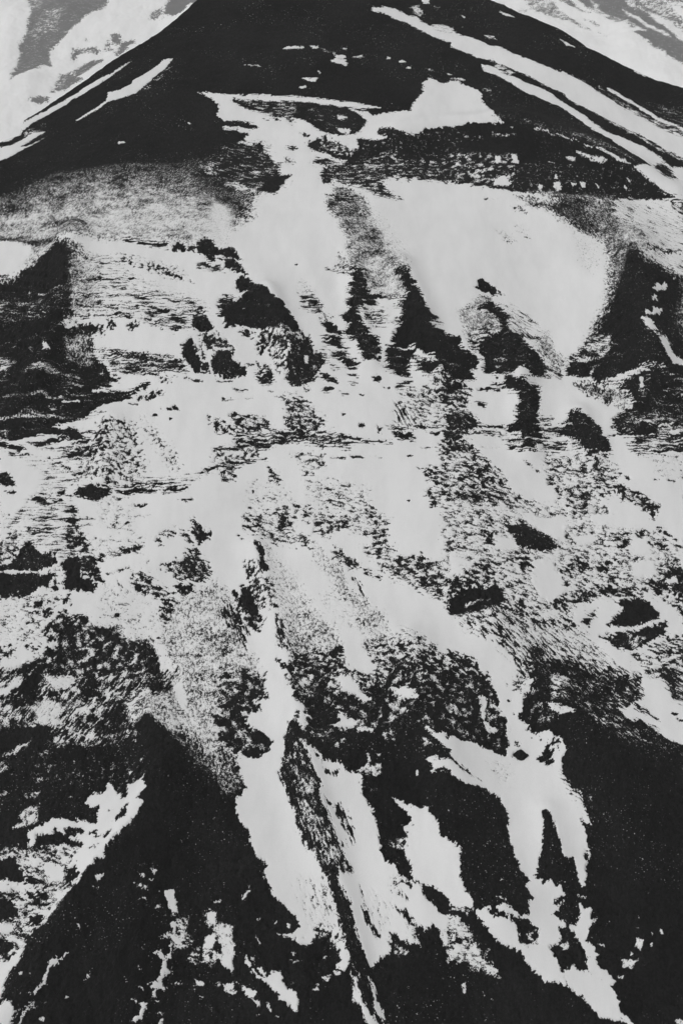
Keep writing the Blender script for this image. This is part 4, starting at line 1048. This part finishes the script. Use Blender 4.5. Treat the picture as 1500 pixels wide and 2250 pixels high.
# ------------------------------------------------------------------ materials
def ground_material(name, rock_lo, rock_hi, snow_lo, snow_hi, unit):
    """bare rock with snow lying on it: the mesh says how full the snow is, stones poke through it at a finer grain"""
    m = bpy.data.materials.new(name); m.use_nodes = True
    nt = m.node_tree; N = nt.nodes; L = nt.links
    b = N["Principled BSDF"]
    b.inputs["Specular IOR Level"].default_value = 0.12
    b.inputs["Roughness"].default_value = 0.92
    def math_(op, a, bb, clamp=False):
        q = N.new("ShaderNodeMath"); q.operation = op; q.use_clamp = clamp
        for i, v in enumerate((a, bb)):
            if isinstance(v, (int, float)): q.inputs[i].default_value = v
            else: L.new(v, q.inputs[i])
        return q.outputs[0]
    def noise(scale, detail, rough, stretch=(1, 1, 1)):
        mp = N.new("ShaderNodeMapping"); mp.inputs["Scale"].default_value = stretch
        q = N.new("ShaderNodeTexNoise"); q.inputs["Scale"].default_value = scale
        q.inputs["Detail"].default_value = detail; q.inputs["Roughness"].default_value = rough
        L.new(tc.outputs["Object"], mp.inputs[0]); L.new(mp.outputs[0], q.inputs[0])
        return q.outputs[0]
    def ramp(f, p0, c0, p1, c1):
        r = N.new("ShaderNodeValToRGB")
        r.color_ramp.elements[0].position = p0; r.color_ramp.elements[0].color = (c0, c0, c0, 1)
        r.color_ramp.elements[1].position = p1; r.color_ramp.elements[1].color = (c1, c1, c1, 1)
        L.new(f, r.inputs[0]); return r.outputs[0]
    tc = N.new("ShaderNodeTexCoord")
    at = N.new("ShaderNodeAttribute"); at.attribute_name = "cover"
    ag = N.new("ShaderNodeAttribute"); ag.attribute_name = "fine"
    edge = math_('MULTIPLY', math_('SUBTRACT', noise(1.3 / unit, 4, 0.75), 0.5), 2.1)
    dust = math_('MULTIPLY', math_('SUBTRACT', noise(2.6 / unit, 2, 0.75, (1, 0.7, 1)), 0.5), 2.4)
    tot = math_('ADD', math_('ADD', at.outputs["Fac"], edge), math_('MULTIPLY', dust, ag.outputs["Fac"]))
    # thin dusting lets the stones show through, deep snow ends sharply
    slope = math_('SUBTRACT', 4.6, math_('MULTIPLY', ag.outputs["Fac"], 2.8))
    f0 = math_('ADD', math_('MULTIPLY', tot, slope), 0.5, True)
    fleck = math_('MULTIPLY', math_('SUBTRACT', noise(1.1 / unit, 1, 0.5), 0.70), 9.0, True)
    where = math_('MULTIPLY', math_('SUBTRACT', noise(0.03 / unit, 3, 0.6), 0.5), 12.0, True)
    f = math_('MAXIMUM', f0, math_('MULTIPLY', fleck, where))
    rock0 = ramp(noise(0.6 / unit, 9, 0.8, (1.4, 0.5, 1.5)), 0.35, rock_lo, 0.7, rock_hi)
    patchy = math_('ADD', math_('MULTIPLY', noise(0.025 / unit, 5, 0.65, (1, 0.6, 1)), 2.2), -0.1)
    rk = N.new("ShaderNodeVectorMath"); rk.operation = 'SCALE'
    L.new(rock0, rk.inputs[0]); L.new(patchy, rk.inputs["Scale"]); rock = rk.outputs[0]
    white0 = ramp(noise(0.06 / unit, 7, 0.6, (1.6, 0.5, 1)), 0.3, snow_lo, 0.6, snow_hi)
    wk = N.new("ShaderNodeVectorMath"); wk.operation = 'SCALE'
    L.new(white0, wk.inputs[0]); L.new(math_('ADD', math_('MULTIPLY', noise(1.8 / unit, 3, 0.8, (1, 0.5, 1)), 0.16), 0.92), wk.inputs["Scale"])
    white = wk.outputs[0]
    mix = N.new("ShaderNodeMix"); mix.data_type = 'RGBA'
    L.new(f, mix.inputs[0]); L.new(rock, mix.inputs[6]); L.new(white, mix.inputs[7])
    L.new(mix.outputs[2], b.inputs["Base Color"])
    bp = N.new("ShaderNodeBump"); bp.inputs["Distance"].default_value = 0.35 * unit
    L.new(math_('SUBTRACT', 0.8, math_('MULTIPLY', f, 0.74)), bp.inputs["Strength"])
    L.new(noise(1.2 / unit, 5, 0.65, (1, 0.6, 2.5)), bp.inputs["Height"]); L.new(bp.outputs[0], b.inputs["Normal"])
    return m
M_NEAR = ground_material("snow_on_dark_rock", ROCK_LO, ROCK_HI, SNOW_LO, SNOW_HI, 1.0)
M_FAR = ground_material("snow_on_far_rock", FROCK_LO, FROCK_HI, 0.86, 0.90, FAR_Y / 1400.0)

def grid_mesh(name, X, Y, Z, mat, cover, fine, keep=None):
    """X, Y, Z: 2-D arrays; keep: bool per face, or None"""
    R, Cn = X.shape
    idx = np.arange(R * Cn, dtype=np.int32).reshape(R, Cn)
    quads = np.stack([idx[:-1, :-1], idx[:-1, 1:], idx[1:, 1:], idx[1:, :-1]], -1).reshape(-1, 4)
    if keep is not None:
        quads = quads[keep.ravel()]
    used = np.zeros(R * Cn, bool); used[quads.ravel()] = True
    remap = np.cumsum(used).astype(np.int32) - 1
    co = np.stack([X.ravel()[used], Y.ravel()[used], Z.ravel()[used]], 1).astype(np.float32)
    quads = remap[quads]
    me = bpy.data.meshes.new(name)
    me.vertices.add(len(co)); me.vertices.foreach_set("co", co.ravel())
    me.loops.add(quads.size); me.loops.foreach_set("vertex_index", quads.ravel())
    me.polygons.add(len(quads))
    me.polygons.foreach_set("loop_start", np.arange(0, quads.size, 4, dtype=np.int32))
    me.polygons.foreach_set("loop_total", np.full(len(quads), 4, dtype=np.int32))
    me.update(calc_edges=True)
    me.polygons.foreach_set("use_smooth", np.ones(len(quads), dtype=bool))
    for nm, arr in (("cover", cover), ("fine", fine)):
        at = me.attributes.new(nm, 'FLOAT', 'POINT')
        at.data.foreach_set("value", arr.ravel()[used].astype(np.float32))
    me.materials.append(mat)
    o = bpy.data.objects.new(name, me)
    scene.collection.objects.link(o)
    return o

# ------------------------------------------------------------------ where the snow lies
# grain: cell size x, cell size y (m), angle the grain runs at, octaves, gain, seed, how far it frays an edge (m)
GRAIN = {
    'I': (2.8, 2.4, 0, 5, 0.68, 101, 0.8),      # irregular patches
    'F': (1.4, 2.0, 18, 3, 0.8, 111, 0.7),       # fine dusting between stones
    'S': (0.8, 2.6, 40, 3, 0.75, 121, 0.9),
    'Z': (0.8, 2.8, -42, 3, 0.75, 125, 0.9),     # dusting combed down the scree
    'C': (4.8, 3.8, 20, 5, 0.68, 131, 1.1),     # broken blocks
    'H': (15.0, 1.0, 1, 4, 0.64, 141, 1.15),     # along the beds of rock
    'V': (4.6, 1.9, -14, 5, 0.72, 151, 1.0),   # tilted chips
    'P': (5.5, 1.1, -36, 4, 0.72, 165, 1.0),     # across the flank, down to the right
    'D': (1.4, 5.5, 24, 4, 0.72, 161, 1),     # down the slope to the right
    'L': (1.7, 5.5, -38, 4, 0.72, 171, 1),    # down the slope to the left
    'R': (11.0, 1.0, -28, 4, 0.72, 181, 0.8),   # along the right-hand flank
    'Q': (9.0, 1.1, -13, 4, 0.72, 185, 1),    # gently down to the right
    'K': (11.0, 1.0, 38, 4, 0.72, 191, 0.5),    # along the left-hand flank
}
KINDS = list(GRAIN)
def parse_cover(text, q):
    out = []
    for line in text.split("\n"):
        a = line.split()
        p = np.cumsum(np.array([[int(v) for v in t.split(",")] for t in a[3:]]), 0) / q
        out.append((float(a[0]), float(a[1]), a[2], p))
    return out
def paint_cover(x, y, shapes, first, rough, k, minsoft, level=None, thin=0.0):
    """share of snow at every point, with each outline laid over the ones before; then grain decides what is white"""
    n = x.size
    S = np.zeros(n, np.float32) + np.asarray(first, np.float32); Wt = np.zeros((len(KINDS), n), np.float32); Wt[0] = 1
    wx = x + rough * (fbm(x / (1.6 * k), y / (1.6 * k), 201, 3, 0.7) + 1.1 * fbm(x / (11 * k), y / (11 * k), 221, 2))
    wy = y + rough * (fbm(x / (1.6 * k), y / (1.6 * k), 207, 3, 0.7) + 1.1 * fbm(x / (11 * k), y / (11 * k), 227, 2))
    order = np.argsort(wy, kind='stable'); ys = wy[order]
    GN = []
    for kd in KINDS:
        cx, cy, ang, octv, gain, seed, _ = GRAIN[kd]
        c, s = math.cos(math.radians(ang)), math.sin(math.radians(ang))
        if kd == 'H' and level is not None:              # the beds lie level, so this grain follows the height
            GN.append(fbm(x / cx, (0.45 * level + 0.55 * y + 0.35 * fbm(x / 40, y / 40, 145, 2)) / cy, seed, octv, gain).astype(np.float32)); continue
        GN.append(fbm((x * c + y * s) / (cx * k), (-x * s + y * c) / (cy * k), seed, octv, gain).astype(np.float32))
    for cov, soft, kind, p in shapes:
        q = KINDS.index(kind)
        size = min(p.max(0) - p.min(0))
        fray = GRAIN[kind][6] * k * min(1.5, 0.55 + 0.9 * soft / k) * min(1.0, size / (7 * k))
        if 0.03 < cov < 0.97: soft = soft * 2.0; fray *= 1.3
        soft = max(soft, minsoft)
        lo, hi = p.min(0) - soft - 2 * fray, p.max(0) + soft + 2 * fray
        i0, i1 = np.searchsorted(ys, [lo[1], hi[1]])
        ii = order[i0:i1]
        ii = ii[(wx[ii] > lo[0]) & (wx[ii] < hi[0])]
        if len(ii) == 0: continue
        a = smooth(-soft, soft, poly_sd(wx[ii], wy[ii], p) + fray * GN[q][ii]).astype(np.float32)
        S[ii] += (cov - S[ii]) * a
        Wt[:, ii] *= (1 - a)
        Wt[q, ii] += a
    N = np.zeros(n, np.float32)
    for i in range(len(KINDS)):
        N += Wt[i] * GN[i]
    N /= np.sqrt((Wt ** 2).sum(0)) + 1e-6
    fine = np.clip(0.75 * Wt[KINDS.index('F')] + Wt[KINDS.index('S')] + Wt[KINDS.index('Z')], thin, 1)
    S = np.where((S > 0.004) & (S < 0.99), np.clip(0.5 + (S - 0.5) * (1 + 0.25 * fine), 0.005 - 0.3 * fine, 0.985 + 0.2 * fine), S)
    U = 0.5 * (1 + np.tanh(0.85 * N * (1 - 0.3 * fine)))  # evenly spread 0..1
    # drifts: the partly covered ground is itself patchy
    patch = 0.15 * fbm(x / (16 * k), y / (9 * k), 231, 3, 0.6) + 0.13 * fbm(x / (5.5 * k), y / (3.2 * k), 237, 3, 0.6)
    S = np.where((S > 0.02) & (S < 0.98), np.clip(S + patch * 4 * S * (1 - S), 0.002, 0.985), S)
    S0 = S
    S = S - 0.13 * np.clip(1 - S / 0.25, 0, 1) * (1 - fine) + 0.08 * np.clip(1 - (1 - S) / 0.25, 0, 1)
    # the very full and the very bare stay clean
    S2 = np.where(S0 > 0.99, 1.45, np.where(S0 < 0.004, -0.45, S))
    return (S2 - U).astype(np.float32), S, fine

scene.cycles.volume_bounces = 2

# ------------------------------------------------------------------ the mountain
def uneven(lo_out, lo, hi, hi_out, n, m):
    mid = np.linspace(lo, hi, n)
    a = lo - (lo - lo_out) * np.linspace(1, 0, m, endpoint=False) ** 2
    b = hi + (hi_out - hi) * np.linspace(0, 1, m + 1)[1:] ** 2
    return np.concatenate([a, mid, b])
def any_corner(p):
    return p[:-1, :-1] | p[1:, 1:] | p[1:, :-1] | p[:-1, 1:]
uu = uneven(-2.6, -1.06, 1.06, 2.6, NCOL, 170)
t = np.linspace(0, 1, NROW)
yy = 388 + (1290 - 388) * (0.62 * t + 0.38 * t * t)      # a little denser on the near, lower slopes
yy = np.concatenate([60 + 328 * (1 - (1 - np.linspace(0, 1, 160, endpoint=False)) ** 1.6), yy, 1290 + 20 * np.arange(1, 30)])
half = 0.279 * np.hypot(yy, 1500 - base_height(np.zeros_like(yy), yy))
X = uu[None, :] * half[:, None]; Y = np.repeat(yy[:, None], len(uu), 1)
xf, yf = X.ravel().copy(), Y.ravel().copy()
# the cover was surveyed on a wedge of the face; beyond its edges lies the same kind of gullied ground
wide = 0.2693 * (yf * math.cos(PITCH) + (CAM_Z - base_height(0 * xf, yf)) * math.sin(PITCH)) + 1.5
q = np.abs(xf) / wide
q = np.maximum(q, 1 + (406.0 - yf) / 300)
big = fbm((xf - 0.35 * np.sign(xf) * (900 - yf)) / 42, yf / 105, 301, 4, 0.55)      # gullies fanning down
ground = 0.72 * smooth(-0.5, 0.6, big + 0.5 * np.where((yf > 560) & (yf < 760), 1, 0) - 1.5 * smooth(800, 960, yf))
ground = np.where(ground > 0.66, 1.0, np.where(ground < 0.05, 0.0, ground)) * smooth(1.0, 1.035, q)
cover, share, fine = paint_cover(xf, yf, parse_cover(MOUNTAIN_COVER, 10), ground, 0.33, 1.0, 0.3,
                                 mountain_height(xf, yf, 0.0) / 0.56)
share = np.clip(share, 0, 1).reshape(X.shape)
for _ in range(6):                                       # soft average: the drift under the snow is smooth
    share[1:-1, 1:-1] = (share[1:-1, 1:-1] * 2 + share[:-2, 1:-1] + share[2:, 1:-1] + share[1:-1, :-2] + share[1:-1, 2:]) / 6
zf = mountain_height(xf, yf, 1 - share.ravel())
Z = zf.reshape(X.shape); Cv = cover.reshape(X.shape)
depth = np.clip(Cv * 0.9, -0.6, 0.45)
mountain = grid_mesh("mountain", X, Y, Z, M_NEAR, cover, fine)
mountain["kind"] = "structure"
snow = grid_mesh("snow_cover", X, Y, Z + depth, M_NEAR, cover, fine, any_corner(Cv > 0))
snow["kind"] = "stuff"
snow["label"] = "white snow lying in streaks, gullies and patches on the dark mountain face"
snow["category"] = "snow"

# ------------------------------------------------------------------ the slope far behind
k = FAR_Y / 1000.0
xs = uneven(-1.6 * FAR_Y, -0.32 * FAR_Y, 0.38 * FAR_Y, 1.6 * FAR_Y, 1100, 16)
ys = uneven(0.02 * FAR_Y, 0.84 * FAR_Y, 1.35 * FAR_Y, 2.4 * FAR_Y, 700, 16)
X, Y = np.meshgrid(xs, ys)
xf, yf = X.ravel().copy(), Y.ravel().copy()
zf = far_height(xf, yf)
cover, share, fine = paint_cover(xf, yf, parse_cover(FAR_COVER, 1), 1.0, 4.0, k * 0.6, 22.0, None, 0.5)  # raised floor of fine greys rock into snow: a hazy look painted in the colour
Z = zf.reshape(X.shape); Cv = cover.reshape(X.shape)
far = grid_mesh("far_slope", X, Y, Z, M_FAR, cover, fine)
far["kind"] = "structure"
fsnow = grid_mesh("far_snowfield", X, Y, Z + np.clip(Cv * 12, -9, 5), M_FAR, cover, fine, any_corner(Cv > 0))
fsnow["kind"] = "stuff"
fsnow["label"] = "pale snowfield on the slope far behind the mountain"
fsnow["category"] = "snow"

# ------------------------------------------------------------------ loose boulders and outcrops, each a thing
def boulder_material():
    m = bpy.data.materials.new("boulder_rock"); m.use_nodes = True
    nt = m.node_tree; N = nt.nodes; L = nt.links
    b = N["Principled BSDF"]; b.inputs["Roughness"].default_value = 0.95
    b.inputs["Specular IOR Level"].default_value = 0.12
    n1 = N.new("ShaderNodeTexNoise"); n1.inputs["Scale"].default_value = 1.4; n1.inputs["Detail"].default_value = 8
    r = N.new("ShaderNodeValToRGB")
    r.color_ramp.elements[0].position = 0.35; r.color_ramp.elements[0].color = (ROCK_LO,) * 3 + (1,)
    r.color_ramp.elements[1].position = 0.75; r.color_ramp.elements[1].color = (ROCK_HI * 1.4,) * 3 + (1,)
    bp = N.new("ShaderNodeBump"); bp.inputs["Distance"].default_value = 0.2
    tc = N.new("ShaderNodeTexCoord"); L.new(tc.outputs["Object"], n1.inputs[0])
    L.new(n1.outputs[0], r.inputs[0]); L.new(r.outputs[0], b.inputs["Base Color"])
    L.new(n1.outputs[0], bp.inputs["Height"]); L.new(bp.outputs[0], b.inputs["Normal"])
    return m
import bmesh
from mathutils import Vector, noise as mnoise
M_BOULDER = boulder_material()
M_CAP = snow_plain = bpy.data.materials.new("snow_cap"); M_CAP.use_nodes = True
_nt = M_CAP.node_tree; _b = _nt.nodes["Principled BSDF"]; _b.inputs["Roughness"].default_value = 0.9
_n = _nt.nodes.new("ShaderNodeTexNoise"); _n.inputs["Scale"].default_value = 2.0
_r = _nt.nodes.new("ShaderNodeValToRGB")
_r.color_ramp.elements[0].color = (0.72, 0.72, 0.72, 1); _r.color_ramp.elements[1].color = (0.8, 0.8, 0.8, 1)
_nt.links.new(_n.outputs[0], _r.inputs[0]); _nt.links.new(_r.outputs[0], _b.inputs["Base Color"])
for n_, (bx, by, w, h, label) in enumerate(ITEMS):
    big = w > 7
    rnd = random.Random(40 + n_)
    bm = bmesh.new()
    bmesh.ops.create_icosphere(bm, subdivisions=4, radius=1.0)
    seed = Vector((n_ * 7.3, 2.1, 5.5))
    cuts = [(Vector((rnd.uniform(-1, 1), rnd.uniform(-1, 1), rnd.uniform(-.3, 1))).normalized(), rnd.uniform(.38, .7)) for _ in range(8)]
    for v in bm.verts:
        p = v.co.copy()
        for nrm, dd in cuts:                             # flat broken faces
            e = p.dot(nrm) - dd
            if e > 0: p -= nrm * e * 0.92
        p *= 1 + 0.22 * mnoise.noise(p * 1.6 + seed) + 0.08 * mnoise.noise(p * 5 + seed)
        v.co = Vector((p.x * w * 0.62, p.y * h * 0.62, p.z * h * 0.55))
    me = bpy.data.meshes.new("boulder"); bm.to_mesh(me); bm.free()
    me.materials.append(M_BOULDER)
    o = bpy.data.objects.new("rock_outcrop" if big else "boulder", me); scene.collection.objects.link(o)
    gz = float(mountain_height(np.array([bx]), np.array([by]), 0.0)[0])
    o.location = (bx, by, gz + h * 0.12)
    o.rotation_euler = (math.radians(24), math.radians(rnd.uniform(-10, 10)), rnd.uniform(-0.3, 0.3))
    o["label"] = label; o["category"] = "rock"
    o["group"] = "rock outcrops standing out of the snow" if big else "boulders scattered on the snow"

# ------------------------------------------------------------------ the air
if HAZE > 0:
    bpy.ops.mesh.primitive_cube_add(size=1)
    hz = bpy.context.object; hz.name = "haze"
    z0, z1 = float(Z.min()) - 60.0, max(CAM_Z, float(zf.max())) + 40.0
    if float(Z.min()) > 900: z0 = 400.0
    hz.scale = (3.3 * FAR_Y, 2.45 * FAR_Y + 200, z1 - z0)
    hz.location = (0, (2.45 * FAR_Y - 200) / 2, (z0 + z1) / 2)
    hz["kind"] = "stuff"
    hm = bpy.data.materials.new("haze"); hm.use_nodes = True
    hn = hm.node_tree.nodes; hn.clear()
    o = hn.new("ShaderNodeOutputMaterial"); v = hn.new("ShaderNodeVolumePrincipled")
    v.inputs["Color"].default_value = (1, 1, 1, 1)
    v.inputs["Density"].default_value = HAZE
    v.inputs["Anisotropy"].default_value = 0.0
    hm.node_tree.links.new(v.outputs[0], o.inputs["Volume"])
    hz.data.materials.append(hm)
